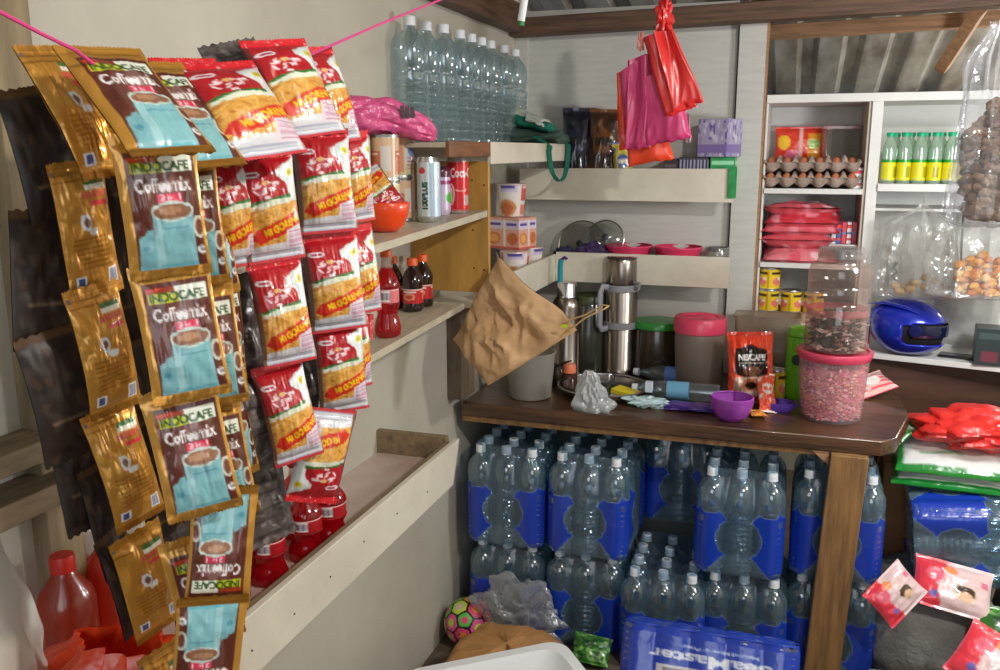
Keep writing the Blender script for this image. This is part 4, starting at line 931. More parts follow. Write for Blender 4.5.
# red drinks in the trough shelf
GR = 'red soda bottles in the trough shelf'
RC = mat('dark_red_cap', (130,20,24), rough=.4)
rb = [(1.18,-.985,'hindmost left one'),(1.235,-.92,'under the dark strip'),(1.30,-.985,'second from the left along the wall'),(1.33,-.90,'front row, third from the right'),(1.41,-.975,'along the wall, behind the upside down noodle packet'),(1.44,-.885,'front row, under the lowest noodle packet'),(1.525,-.955,'right end, by the wall'),(1.52,-.875,'right end of the front row')]
for k,(Y,X,w) in enumerate(rb): soda(Vector((X,Y,.7905)), 'red soda bottle in the trough shelf, '+w, GR, .155 if k%2 else .165, .036, cap=RC, lc=(170,20,30))
BIG = mat('orange_red_drink', (206,84,60), rough=.2, opacity=.3, tint=(236,130,104), fres=.3)
for k,(Y,X,w) in enumerate(((.93,-.975,'left one'),(1.03,-.985,'right one'))):
    t = empty('soda_bottle', (X,Y,.7905), 'large cloudy red drink bottle at the far left end of the trough shelf, '+w, 'bottle')
    MB().lathe([(.014,.20),(.018,.19),(.036,.165),(.040,.15),(.040,.10),(.038,.09),(.040,.08),(.040,.01),(.036,.0),(0,.0)], 32).build('bottle_body', BIG, t); MB().lathe([(0,.222),(.016,.222),(.0175,.218),(.0175,.198),(0,.198)], 20).build('cap', mat('red_cap', (206,40,30), rough=.4), t)
t = empty('shopping_bag', (-.80,.80,.60), 'orange red plastic bag hanging at the bottom left edge under the coffee sachets', 'bag')
bagshape(MB(), .30,.30,.12, seed=2.2, top=.5, wr=.2).xf(Matrix.Translation((0,0,.30))).build('bag_body', mat('orange_thin_plastic', (232,74,30), rough=.35, bump=1., bscale=18, opacity=.8, tint=(240,110,70)), t); t.location = (-.738,.79,.70)
# crumpled white plastic sheet, far left
mb = MB().grid(lambda U, V: (-.80-.05*U+vnz(U*3,V*4,1.)*.02, .655+.115*U-.075*(1-V)**2*U*0+vnz(U*3,V*5,7.)*.015, 1.27-.06*U-.20*U*(1-V)-.42*V), 26, 50)
o = mb.build('plastic_sheet', mat('milky_plastic_sheet', (214,210,200), rough=.4, bump=.6, bscale=12, opacity=.75, tint=(225,222,214)), solid=.0015); tag(o, 'milky plastic sheet hanging at the bottom left edge of the picture', 'plastic sheet')

# ================================================================ corner shelf : noodle cups
def cup_img(k=0):
    c = Cv(100,40,(232,224,220)); 
    for b in (0,50):
        c.rect(b+2,4,b+20,22,(206,90,84)); c.rect(b+4,6,b+18,9,(240,200,196)); c.ell(b+34,29,12,9,(206,140,84)); c.ell(b+34,30,8,6,(190,104,60)); c.rect(b+26,4,b+46,12,(206,196,224)); c.rect(b+28,6,b+44,9,(90,70,150)); c.rect(b+2,26,b+18,37,(216,180,176) if k else (226,130,110))
    c.rect(0,38,100,40,(190,90,90)); return c.done()
CI = [cup_img(0), cup_img(1)]
def noodle_cup(loc, rz, label, k=0, r=.050, h=.102):
    t = empty('noodle_cup', loc, label, 'cup noodles', 'cup noodles on the corner shelf', rz)
    MB().lathe([(r,h),(r*1.03,h-.001),(r*1.03,h-.004)]+[(r-(r*.24)*(1-z/h), z) for z in np.linspace(h-.006,.003,18)]+[(r*.76,.0)], 72, img=CI[k]).build('cup_body', PRINT, t)
    MB().lathe([(0,h+.0005),(r*1.03,h+.0005),(r*1.05,h-.003)], 40).build('cup_lid', mat('foil_lid', (216,196,190), rough=.35, metal=.2), t); return t
cz = 1.1455
noodle_cup((-.955,2.98,cz), .3, 'white and red noodle cup in the bottom row, by the wall', 1); noodle_cup((-.90,2.87,cz), 1.2, 'white noodle cup in the bottom row, nearest, above the paper bag', 0); noodle_cup((-.895,3.02,cz), 2.1, 'red and white noodle cup at the right end of the bottom row', 1)
def carton(name, loc, w, d, h, rz, img_cols, label, cat, group=None, rough=.45):
    t = empty(name, loc, label, cat, group, rz); mb = MB(); a, b = w/2, d/2
    c = Cv(70,50,img_cols[0]); img_cols[1](c); im = c.done()
    for (p, q_, s) in (((-a,-b),(a,-b),0),((a,-b),(a,b),1),((a,b),(-a,b),0),((-a,b),(-a,-b),1)):
        mb.grid(lambda U, V: (p[0]+(q_[0]-p[0])*U, p[1]+(q_[1]-p[1])*U, h*(1-V)), 50, 36, img=im)
    mb.box(-a,-b,h-.0006,a,b,h, colr=img_cols[0]); mb.box(-a,-b,0,a,b,.0006, colr=img_cols[0])
    mb.build('carton_body', PRINT, t, smooth=False)
    fl = MB().box(-a*.98,-b*.98,h,a*.98,-b*.02,h+.0012, colr=img_cols[0]); fl.box(-a*.98,b*.02,h,a*.98,b*.98,h+.0012, colr=img_cols[0]); fl.build('lid_flap', PRINT, t)
    return t
def art_noodle(c): c.rect(0,4,70,18,(222,206,226)); c.text('noodles',6,6,30,9,(70,60,150),bold=.04) if 0 else c.rect(6,8,32,13,(84,74,160)); c.rect(38,4,42,48,(240,230,226)); c.ell(18,33,14,10,(214,130,66)); c.ell(18,33,9,6,(236,170,100)); c.ell(56,33,11,10,(206,110,60)); c.rect(44,8,64,13,(84,74,160)); c.rect(0,46,70,50,(210,100,80))
carton('noodle_box', (-.945,2.965,cz+.1035), .145,.10,.105, -.35, ((222,170,150),art_noodle), 'peach and white noodle carton stacked on the bottom row of cups', 'box')
noodle_cup((-.945,2.975,cz+.211), .9, 'single noodle cup on top of the peach noodle carton', 0, .052,.112)
# ================================================================ high shelf end : green strap cloth
t = empty('cloth_bag', (-.86,3.00,1.601), 'folded green and white cloth bag with a teal strap looping down over the shelf front', 'bag')
GW = mat('green_white_cloth', (206,214,200), rough=.8, var=.2, vscale=20, bump=.4, bscale=60); GC = mat('teal_cloth', (16,110,90), rough=.75, bump=.4, bscale=80); GK = mat('dark_green_cloth', (60,84,72), rough=.8, bump=.5, bscale=50)
def fold(name, m, x0, x1, y, z0, z1, h0, h1, w=.07, seed=0.):
    def fn(U, V):
        a = V*2*math.pi; x = x0+(x1-x0)*U; hh = h0+(h1-h0)*U; e = np.clip(np.minimum(U,1-U)*14,0,1)**.5
        n = vnz(U*5+seed, np.cos(a), np.sin(a)+seed)*.006
        return x+n, y+w*np.cos(a)*e+n, z0+(z1-z0)*U+hh*.5+hh*.5*np.sin(a)*e+n*.6
    return MB().grid(fn, 26, 22, flip=True).build(name, m, t)
fold('folded_cloth', GK, -.09,.10, .02, .0,.002, .07,.03, .09, 1.); fold('cloth_panel', GW, -.09,.04, .0, .07,.05, .06,.03, .07, 2.); fold('cloth_panel', GC, -.07,.065, -.02, .062,.03, .05,.035, .06, 4.); fold('cloth_panel', GW, -.02,.045, -.06, .075,.05, .03,.014, .035, 6.)
fold('folded_cloth', GK, -.07,.105, -.07, .0,.018, .02,.026, .04, 8.)
def ribbon(mb, pts, w, th=.002, ax=Vector((0,1,0))):
    pts = [Vector(p) for p in pts]; n = len(pts)
    for i in range(n-1):
        pass
    vs = []
    for i, p in enumerate(pts):
        tt = (pts[min(i+1,n-1)]-pts[max(i-1,0)]).normalized(); nn = tt.cross(ax).normalized()
        for a_, b_ in ((-1,-1),(1,-1),(1,1),(-1,1)): vs.append(p+ax*(w/2*a_)+nn*(th/2*b_))
    fs = [(i*4+k, i*4+(k+1)%4, (i+1)*4+(k+1)%4, (i+1)*4+k) for i in range(n-1) for k in range(4)]+[(3,2,1,0),tuple((n-1)*4+k for k in range(4))]
    return mb.add(vs, fs)
L0 = t.location
loop = [at(549,146,X=-.782), at(549,151,X=-.78), at(550,162,X=-.78), at(553,174,X=-.779), at(559,181,X=-.778), at(564,177,X=-.777), at(567,165,X=-.776), at(568,152,X=-.777), at(567,144,X=-.781)]
cps = [Vector((-.83,loop[0].y-.0,1.625))]+loop+[Vector((-.83,loop[-1].y,1.625))]
def smooth_pts(p, n=4):
    out = []
    for i in range(len(p)-1):
        a, b_, c_, d = p[max(i-1,0)], p[i], p[i+1], p[min(i+2,len(p)-1)]
        for k in range(n):
            s = k/n; out.append(.5*((2*b_)+(c_-a)*s+(2*a-5*b_+4*c_-d)*s*s+(3*b_-a-3*c_+d)*s**3))
    return out+[p[-1]]
ribbon(MB(), [q-L0 for q in smooth_pts(cps)], .018, .004, Vector((.65,.76,0)).normalized()).build('strap', GC, t)
# ================================================================ upper back shelf
sy = 3.225; sz = 1.4405
packet('snack_packet', .12, .29, .06, snack_img((22,28,44),(34,40,62),(40,30,30),2), Vector((-.775,sy+.02,sz+.146)), .1, 0, 0, 'tall dark navy snack packet on the upper back shelf, in the shadow', 'packet', crk=.006)
packet('snack_packet', .13, .285, .07, snack_img((60,36,24),(120,70,26),(44,28,22),5), Vector((-.675,sy,sz+.142)), .0, 0, R(3), 'dark brown and orange snack packet beside the navy one, half behind the hanging bags', 'packet', crk=.008, m=FOILB)
packet('snack_packet', .07, .17, .05, snack_img((196,180,70),(70,90,160),(220,214,190),6), Vector((-.60,sy-.03,sz+.085)), .2, 0, R(-5), 'small yellow and blue packet peeking out left of the hanging plastic bags', 'packet')
def stripes(c): 
    for k in range(9): c.rect(3+k*8,4,7+k*8,46,(150,150,176)); 
    c.ell(40,38,12,7,(10,10,16)); c.rect(0,0,70,4,(60,60,70))
carton('carton', (-.352,sy,sz), .10,.09,.115, 0, ((34,32,44),stripes), 'black carton with pale vertical stripes on the upper back shelf', 'box')
carton('carton', (-.43,sy,sz), .05,.09,.11, 0, ((46,38,40),lambda c: c.rect(6,8,60,14,(90,80,80))), 'narrow dark carton between the hanging bags and the striped carton', 'box')
def greena(c):
    c.rect(4,5,66,11,(150,220,170)); c.rect(10,16,60,36,(120,200,150)); c.rect(14,20,56,23,(20,120,60)); c.rect(14,28,50,31,(20,120,60)); c.rect(0,44,70,50,(16,110,60))
carton('carton', (-.254,sy,sz), .082,.09,.115, 0, ((38,150,84),greena), 'green carton at the right end of the upper back shelf', 'box')
o = MB().box(-.014,-.002,-.05,.014,.002,.055).build('shelf_tag', mat('green_tag', (30,160,80), rough=.5, var=.3, vscale=40)); o.location = Vector((-.216,3.138,1.47)); tag(o, 'green strip of card hanging over the right end of the upper back shelf', 'tag')
def purp(c): c.speck(0,0,70,50,40,[(200,196,216),(150,140,180),(110,90,160)],(3,8),seed=4); c.rect(0,34,70,44,(130,110,170))
carton('carton', (-.27,sy-.01,sz+.1175), .105,.12,.125, -.35, ((168,160,190),purp), 'silvery purple carton standing on top of the striped and green cartons', 'box')
# ================================================================ lower back shelf
lz = 1.1455
PB = mat('pink_bowl_plastic', (216,58,100), rough=.25, opacity=.88, tint=(230,110,140), coat=.4)
bp = [(.079,.092),(.084,.094),(.0855,.090),(.078,.075),(.064,.035),(.047,.004),(.0,.0)]
for x, w in ((-.575,'left'),(-.398,'right')):
    o = MB().lathe(bp, 44).build('plastic_bowl', PB, solid=.002); o.location = (x, 3.222, lz+.004); tag(o, 'pink plastic bowl showing over the lower back shelf, the %s one of the pair' % w, 'bowl')
t = empty('glass_jar', (-.262,3.225,lz), 'low clear glass jar with dark green lid, right end of lower back shelf', 'jar')
MB().lathe([(.040,.10),(.044,.09),(.045,.01),(.04,.0),(0,.0)], 30).build('jar_body', CLEARP, t); MB().lathe([(0,.098),(.034,.098),(.036,.085)], 30).build('lid', mat('dark_green_lid', (20,40,30), rough=.4), t)
def potcover(x, z, r, label, ry):
    t = empty('glass_pot_cover', (x,3.235,z), label, 'lid'); M_ = Matrix.Rotation(R(78),4,'X')@Matrix.Rotation(R(ry),4,'Y')
    MB().lathe([(0,.024),(r*.5,.019),(r*.85,.006),(r,.0)], 40, M=M_).build('glass', mat('smoky_glass', (120,120,116), rough=.08, opacity=.25, tint=(196,198,192), fres=.5), t)
    mb = MB(); mb.tube([M_@Vector((r*math.cos(a), r*math.sin(a), 0)) for a in np.linspace(0,2*math.pi,40)], .0025, 6); mb.build('metal_rim', STEEL, t)
    MB().lathe([(0,.042),(.012,.04),(.012,.032),(.006,.022)], 16, M=M_).build('knob', mat('black_plastic', (22,22,24), rough=.4), t)
potcover(-.755, lz+.092, .088, 'larger glass pot lid leaning on the wall over the lower back shelf, left', 0)
potcover(-.665, lz+.118, .066, 'smaller glass lid leaning on the wall, right of the larger lid', 8)
mb = MB(); crumple(mb, .075,.045,.055, seed=4.4, amp=.3, flat=.75); o = mb.build('purple_cloth', mat('purple_cloth', (74,52,104), rough=.7, bump=.6, bscale=20, var=.4, vscale=14)); o.location = (-.70,3.195,lz+.048); tag(o, 'bunched purple cloth lying in front of the glass lids', 'cloth')
mb = MB(); crumple(mb, .05,.04,.045, seed=1.4, amp=.3, flat=.75); o = mb.build('navy_cloth', mat('navy_cloth', (34,42,74), rough=.7, bump=.6, bscale=20)); o.location = (-.81,3.20,lz+.038); tag(o, 'bunched navy cloth between noodle cups and the purple cloth', 'cloth')

# ================================================================ hanging plastic bags bundle
HY = 2.70
kn = at(663,14,Y=HY); t = empty('plastic_bag_bundle', kn, 'bundle of red, magenta and orange plastic carrier bags hanging before the back wall', 'bags')
RED = mat('red_thin_plastic', (232,46,44), rough=.3, bump=.35, bscale=16, opacity=.9, tint=(240,90,80), fres=.2, coat=.2, stretch=(1,1,.6))
MAG = mat('magenta_thin_plastic', (206,60,116), rough=.36, bump=.3, bscale=16, coat=.2, stretch=(1,1,.6)); ORG = mat('orange_red_plastic', (240,74,40), rough=.3, bump=.3, bscale=16, coat=.2, stretch=(1,1,.6))
def sheet(name, m, corners, th, seed, y0, wr=.0035):
    """folded bag: quad of pixel corners TL,TR,BR,BL pushed to y0, thick, with lengthwise wrinkles"""
    A = [np.array(at(x, y, Y=HY+y0)-kn) for x, y in corners]
    def sh(s):
        def fn(U, V):
            u, v = U[...,None], V[...,None]; q = (1-v)*((1-u)*A[0]+u*A[1])+v*((1-u)*A[3]+u*A[2])
            e = np.clip(np.minimum(np.minimum(U,1-U)*12, (1-V)*18+.0),0,1)**.5
            n = vnz(U*2.2+V*.8+seed, V*1.6, s+seed)*wr*3.+np.abs(vnz(U*4+V*2+seed, V*2.5+2, s))*wr*1.2
            return q[...,0]+n*.5, q[...,1]+s*(th/2*e)+n*e+.008*np.sin(U*5+seed), q[...,2]+vnz(U*6,V*2,seed)*.008*V
        return fn
    mb = MB().grid(sh(-1), 46, 46); mb.grid(sh(1), 46, 46, flip=True); return mb.build(name, m, t, ang=60)
sheet('bag', ORG, [(622,78),(645,70),(674,158),(628,167)], .03, 1.1, .035); sheet('bag', ORG, [(617,74),(640,66),(646,150),(619,150)], .02, 4.1, .03)
sheet('bag', MAG, [(619,74),(654,50),(690,130),(628,150)], .03, 2.2, .01); sheet('bag', MAG, [(628,60),(648,54),(650,148),(624,149)], .02, 6.2, -.008)
sheet('bag', MAG, [(640,80),(674,66),(692,138),(646,146)], .022, 7.2, -.022); sheet('bag', RED, [(643,38),(672,30),(696,106),(666,118)], .025, 3.3, -.035)
sheet('bag', RED, [(654,32),(674,30),(703,102),(672,112)], .026, 5.3, -.05)
sheet('bag', mat('white_print_plastic', (228,200,206), rough=.3), [(684,110),(690,116),(691,142),(686,142)], .006, 5.9, .0, .002)
mb = MB(); crumple(mb, .022,.02,.055, seed=2, amp=.55, fr=1.8); mb.xf(Matrix.Translation((.008,-.02,-.012))); mb.build('knot', RED, t)
mb = MB(); crumple(mb, .010,.010,.024, seed=6, amp=.6, fr=1.8); mb.xf(Matrix.Translation((-.058,-.02,-.075))); mb.build('loose_handle', mat('pale_pink_plastic', (226,150,140), rough=.4), t)
MB().tube([(.004,-.01,.03),(.002,0,roofz(HY)-.07-kn.z)], .0014, 6).build('cord', mat('thin_cord', (170,120,110), rough=.7), t)
# white tube with green tip
a, b = at(521,24,Y=2.0), at(534,-60,Y=2.0); t = empty('hanging_tube', a, 'white plastic tube with a green tip hanging from the roof at the top edge', 'tube')
MB().tube([(0,0,.006),b-a], .0085, 14).build('tube_body', mat('white_tube', (226,230,232), rough=.3), t); MB().tube([(0,0,-.004),(0.001,0,.01)], .0075, 14).build('tip', mat('green_tip', (40,120,50), rough=.4), t)
MB().tube([b-a, (b-a)+Vector((.0,0,.05)), Vector((b.x-a.x, .0, roofz(2.0)-a.z))], .0012, 6).build('cord', mat('thin_cord', (170,120,110)), t)

# ================================================================ cabinet contents
PULP = mat('grey_egg_pulp', (172,152,138), rough=.9, bump=.5, bscale=90, var=.15, vscale=30)
EGG = mat('brown_egg', (196,120,84), rough=.5, var=.15, vscale=20)
p_ = .0535; TH = .052
def tray_fn(U, V):
    X = (U-.5)*6*p_; Y = (.5-V)*5*p_; a = U*6-.5; b_ = V*5-.5
    z = TH*(.5*(1-.5*(np.cos(2*math.pi*a)+np.cos(2*math.pi*b_))))**2.1*1.1
    e_ = np.minimum(np.minimum(U,1-U)*6, np.minimum(V,1-V)*5); k_ = np.clip(1-e_*7,0,1)
    return X, Y, .004+z*(1-k_)+.62*TH*k_
tray_me = MB().grid(tray_fn, 73, 61, flip=True).mesh('egg_tray', PULP)
def egg_prof(h=.052, r=.0185): return [(.0005 if k in (0,16) else r*math.sin(math.pi*k/16)*(1+.14*math.cos(math.pi*(k)/16)*-1), h/2+h/2*math.cos(math.pi*k/16)) for k in range(17)]
egg_me = MB().lathe(egg_prof(), 20).mesh('egg', EGG)
TRX, TRY = .035, 3.43
for lv, lb in ((0,'lower grey pulp egg tray on the cabinet shelf, brown eggs showing through its front cups'),(1,'upper grey pulp egg tray stacked on the other, holding brown eggs')):
    o = bpy.data.objects.new('egg_tray', tray_me); col.objects.link(o); o.location = (TRX,TRY,1.449+lv*.052); md = o.modifiers.new('s','SOLIDIFY'); md.thickness = .0022; md.offset = 0; tag(o, lb, 'egg tray')
    for i in range(6):
        for j in range(5):
            if lv == 0 and j > 0: continue
            if lv == 1 and (i, j) in ((0,0),(5,0)): continue
            e = bpy.data.objects.new('egg', egg_me); col.objects.link(e); e.location = (TRX+(i-2.5)*p_, TRY+(j-2)*p_, 1.449+lv*.052+.002)
            tag(e, ('brown egg sitting in the upper egg tray' if lv else 'brown egg in the front row of the lower egg tray'), 'egg', 'eggs in the upper tray' if lv else 'eggs in the front row of the lower tray')
c = Cv(70,50,(232,60,40)); c.ell(12,22,9,10,(250,200,30)); c.ell(24,40,10,8,(240,120,150)); c.rect(44,10,62,44,(240,160,40)); c.ell(52,24,8,7,(160,200,90)); c.rect(32,2,38,50,(240,200,190)); c.rect(0,0,70,3,(210,40,40))
packet('candy_packet', .19, .13, .05, c.done(), Vector((-.005,3.60,1.60)), .0, 0, 0, 'red packet with yellow pattern standing behind the eggs', 'packet')
sub2 = MB().box(-.10,3.57,1.4485,.09,3.64,1.534).build('cardboard_riser', mat('plain_cardboard', (176,140,104), rough=.7), bev=.002); tag(sub2, 'cardboard box behind the egg trays, mostly hidden', 'box')
for k,(x, lb) in enumerate(((.135,'clear plastic food box with pink rim behind the eggs'),)):
    t = empty('clear_box', (x,3.58,1.449), lb, 'container'); rrloft(MB(), [(.060,.05,0),(.068,.056,.20),(.072,.06,.205)], .02).build('box_body', CLEARP, t); rrloft(MB(), [(.07,.058,.206),(.07,.058,.215),(.05,.04,.22)], .02, False).build('lid', mat('pinkish_clear_lid', (226,190,196), rough=.2, opacity=.5, tint=(236,210,214)), t)
def redart(c): c.rect(0,6,70,14,(220,60,60)); c.rect(0,22,70,28,(120,130,170)); c.rect(0,36,70,42,(210,80,90))
carton('medicine_carton', (.185,3.36,1.4485), .035,.05,.07, 0, ((232,226,224),redart), 'small white and red striped carton right of the egg trays', 'box')
def lay_img(seed, a): 
    c = Cv(80,50,a); c.speck(0,0,80,50,26,[(236,150,164),(240,200,206),a,(220,90,110)],(3,9),seed=seed); c.text('rice crackers',12,14,50,8,(245,235,235)) if 0 else c.ell(40,24,22,8,(240,196,204)); c.rect(0,0,5,50,(206,30,50)); c.rect(75,0,80,50,(206,30,50)); return c.done()
zz = 1.189
for k,(w, th, dx, cc, lb) in enumerate(((.27,.05,.0,(226,130,140),'lowest of the pile, pink, bulging over the shelf edge'),(.25,.045,-.01,(214,90,100),'second from the bottom'),(.26,.045,.0,(222,110,120),'middle of the pile, wrapped in clear film'),(.27,.045,.005,(206,60,70),'second from the top, bright red ends'),(.24,.035,-.005,(200,84,92),'topmost of the pile, slim'))):
    packet('snack_bag', .26, w*.8, th*1.5, lay_img(k+2, cc), Vector((.015+dx,3.40,zz+th*.55)), R((5,-6,3,-4,7)[k]), R(-88 if k else -80), R((3,-5,4,-3,5)[k]), 'red-pink snack bag below the eggs, '+lb, 'snack bag', 'snack bags piled below the eggs', crk=.008, seed=k*1.7); zz += th*.93
for k in range(5):
    carton('medicine_carton', (.125+k*.017,3.37+.004*k,1.2555), .014,.04,.075, 0, (((226,226,230),(60,90,160),(226,60,70),(230,230,232),(206,60,110))[k], redart), ('white','blue','red','second white','pink')[k]+' slim upright carton beside the pile of red snack bags', 'box')
GT = 'yellow milk tins on the bottom cabinet shelf'
for x, z, w in ((-.08,.9705,'bottom row left'),(-.002,.9705,'bottom row middle'),(.076,.9705,'bottom row right behind the clear jar')): pass
zt = 1.0
sh = MB().box(-.118,3.32,.9705,.11,3.5,1.005).build('cardboard_slip', mat('plain_cardboard', (176,140,104), rough=.7)); tag(sh, 'flat cardboard under the yellow tins', 'cardboard')
for x, z, w in ((-.082,1.006,'front row, left'),(-.004,1.006,'front row, second from the left'),(.074,1.006,'front row, third, at the edge of the clear jar'),(-.082,1.0855,'stacked on the left tin')):
    tin(Vector((x,3.365,z)), 'yellow milk tin in the cabinet, '+w, GT, .036, .078)
LT = Cv(80,30,(232,222,14)); LT.rect(0,0,80,4,(30,150,40)); LT.rect(0,4,80,5,(240,240,120))
for b in (0,40): LT.rect(b+4,10,b+14,26,(170,160,20)); LT.ell(b+26,17,8,7,(226,216,40)); LT.rect(b+20,27,b+34,30,(210,206,120))
LTI = LT.done(); GCAP = mat('mint_green_cap', (10,170,120), rough=.35)
yb = {}
def green_bottle(loc, label):
    t = empty('drink_bottle', loc, label, 'bottle', 'green capped drink bottles in the cabinet', random.uniform(0,6)); h, r = .168, .0225
    if not yb:
        yb['b'] = MB().lathe([(.010,h*.93),(.011,h*.88),(.017,h*.80),(r,h*.68)]+[(r-(.0008 if k%2 else 0),h*(.66-.6*k/20)) for k in range(21)]+[(r*.9,.0),(0,.0)], 24).mesh('bottle_body', mat('pale_green_drink', (190,214,196), rough=.1, opacity=.35, tint=(222,236,222), fres=.4))
        yb['l'] = MB().lathe([(r+.0006,z) for z in np.linspace(h*.47,h*.06,26)], 48, img=LTI).mesh('bottle_label', PRINT); yb['c'] = MB().lathe([(0,h),(.0125,h),(.0135,h-.002),(.0135,h*.92),(0,h*.92)], 20).mesh('cap', GCAP)
    for nm, k in (('bottle_body','b'),('bottle_label','l'),('cap','c')): o = bpy.data.objects.new(nm, yb[k]); col.objects.link(o); o.parent = t
for k in range(7): green_bottle((.282+k*.047,3.33,1.4685), 'mint green capped drink bottle, front row, %s' % ('leftmost','second from left','third from left','fourth from left','fifth from left','sixth from left','last, behind the blurred clear bag')[k])
for k in range(6): green_bottle((.303+k*.047,3.375,1.4685), 'drink bottle with mint green cap, back row, %s' % ('leftmost','second from left','third from left','fourth from left','fifth from left','rightmost')[k])
# helmet
hq = at(906,351,Z=.886)+Vector((.0,.12,0)); hq = Vector((.378,3.30,.886)); t = empty('motorcycle_helmet', hq, 'shiny blue full face motorcycle helmet facing right on the white counter shelf', 'helmet', None, R(0))
HB = mat('metallic_blue_paint', (26,50,190), rough=.18, metal=.35, coat=1.)
def hel(r, y0=0., cut=True):
    vs = []; nu, nv = 72, 44; mb = MB()
    P_ = {}
    for j in range(nv+1):
        for i in range(nu+1):
            th = 2*math.pi*i/nu; ph = math.pi*(.02+.83*j/nv); x = math.sin(ph)*math.cos(th); y = math.sin(ph)*math.sin(th); z = math.cos(ph)
            X = .125*x; Y = .105*y; Z = .105*z
            if x > 0: X *= 1+.10*x; 
            if z < 0 and x > 0: X *= 1+.28*(-z)*x
            if z > 0 and x < 0: X *= 1+.22*(-x)*z*1.4; Z += .012*max(0,-x)*z
            if z < -.3: Y *= 1-.18*(-z-.3)
            vs.append((X*r, Y*r, Z*r+.105))
            P_[(i,j)] = (x, y, z, th)
    fs = []
    for j in range(nv):
        for i in range(nu):
            x, y, z, th = P_[(i,j)]
            if cut and x > .16 and -.46 < z < .22+.10*x: continue
            fs.append((j*(nu+1)+i, (j+1)*(nu+1)+i, (j+1)*(nu+1)+i+1, j*(nu+1)+i+1))
    return mb.add(vs, fs)
HM = Matrix.Rotation(R(-24),4,'Z')@Matrix.Scale(.93,4)
hel(1.).xf(HM).build('shell', HB, t, solid=.006); hel(.93, cut=False).xf(HM).build('liner', mat('black_liner', (16,16,20), rough=.8), t)
mb = MB()
def vis(U, V): th = (U-.5)*2.3; ph = .48*math.pi+ (V-.35)*.42; return .1405*np.sin(ph)*np.cos(th)*1.04, .109*np.sin(ph)*np.sin(th), .105+.105*np.cos(ph)
mb.grid(vis, 40, 14).xf(HM).build('visor', mat('dark_visor', (20,26,60), rough=.05, opacity=.9, tint=(30,34,60)), t)
MB().tube([HM@Vector((-.13,-.035,.18)), HM@Vector((-.06,-.07,.196)), HM@Vector((.02,-.078,.186)), HM@Vector((.075,-.07,.165))], [.003,.012,.012,.004], 10, flat=.5).build('vent_ridge', HB, t)
MB().lathe([(0,.006),(.02,.005),(.022,.0)], 24, M=HM@Matrix.Translation((.065,-.1,.11))@Matrix.Rotation(R(90),4,'X')).build('visor_hinge', mat('dark_blue_plastic', (16,26,90), rough=.4), t)
# hooks and cables
o = MB().tube([at(897,262,Y=3.64), at(893,268,Y=3.63), at(897,272,Y=3.63), at(891,276,Y=3.63), at(897,280,Y=3.64)], .006, 8).build('cable_clip', mat('black_plastic', (22,22,24), rough=.4)); tag(o, 'black clip and cable ends fixed on the white cabinet back', 'cable')
o = MB().tube([at(964,205,Y=3.6), at(962,235,Y=3.6), at(961,262,Y=3.61)], [.008,.012,.007], 8, flat=.4).build('dark_strap', mat('dark_grey_strap', (70,66,66), rough=.7)); tag(o, 'dark grey strap hanging on the cabinet back beside the clear bag', 'strap')
# clear bags
def clearbag(px, py0, py1, Y, w, th, label, seed, fill=None, top=.08, m=None, fcol=None, fh=.3):
    p0 = at(px, py0, Y=Y); h = p0.z-at(px, py1, Y=Y).z; t = empty('clear_bag', p0, label, 'bag')
    bagshape(MB(), w, h, th, seed=seed, top=top, wr=.35, nu=64, nv=54).build('bag_body', m or CLEARB, t, ang=50)
    MB().tube([(0,0,-.02),(0,.0,.02),(.004,0,.035)], .004, 8).build('twist', m or CLEARB, t)
    if fill:
        g = random.Random(int(seed*10)); mb = MB()
        for k in range(fill):
            a = g.uniform(0,6.28); rr_ = math.sqrt(g.random())*.8; z = -h*(1-fh*g.random()*(1-.4*rr_))+.02; zz_ = min(1, (z+h)/.05+.3)
            c0 = Vector((w/2*rr_*math.cos(a)*zz_*.76, th/2*rr_*math.sin(a)*zz_*.7, z)); s = g.uniform(.013,.02)*(.8 if fill > 300 else 1); n0 = len(mb.v)
            crumple(mb, s, s*.8, s*.7, seed=g.uniform(0,9), amp=.3, nu=9, nv=7, colr=g.choice(fcol)); 
            for i in range(n0, len(mb.v)): mb.v[i] = tuple(Vector(mb.v[i])+c0)
        o = mb.build('crackers', mat('puffed_snack', rough=.6, attr=True), t); tag(o, 'puffed crackers in the bag', kind='stuff')
    return t
clearbag(924, 204, 300, 3.24, .24, .10, 'clear plastic bag hanging on the cabinet front above the helmet', 3.1, 14, fcol=[(214,176,120),(230,196,140)], fh=.22)
clearbag(988, 222, 300, 3.10, .25, .12, 'clear bag of orange crackers hanging at the right edge', 5.1, 90, fcol=[(222,150,50),(236,176,80),(206,120,40),(240,196,130)], fh=.55, top=.5)
# blurred near bag
t = clearbag(1006, 20, 228, 1.80, .13, .07, 'shiny clear bag of brown crackers hanging close at the top right corner', 7.3, 420, fcol=[(118,84,58),(92,66,46),(136,104,76)], fh=.6, top=.35, m=mat('shiny_clear_bag', (240,242,246), rough=.18, opacity=.10, tint=(246,246,248), fres=.5, bump=1.2, bscale=26, spec=1.))
p = t.location; MB().tube([(.004,0,.03),(.0,0,roofz(p.y)-p.z)], .0014, 6).build('cord', mat('thin_cord', (170,120,110)), t)
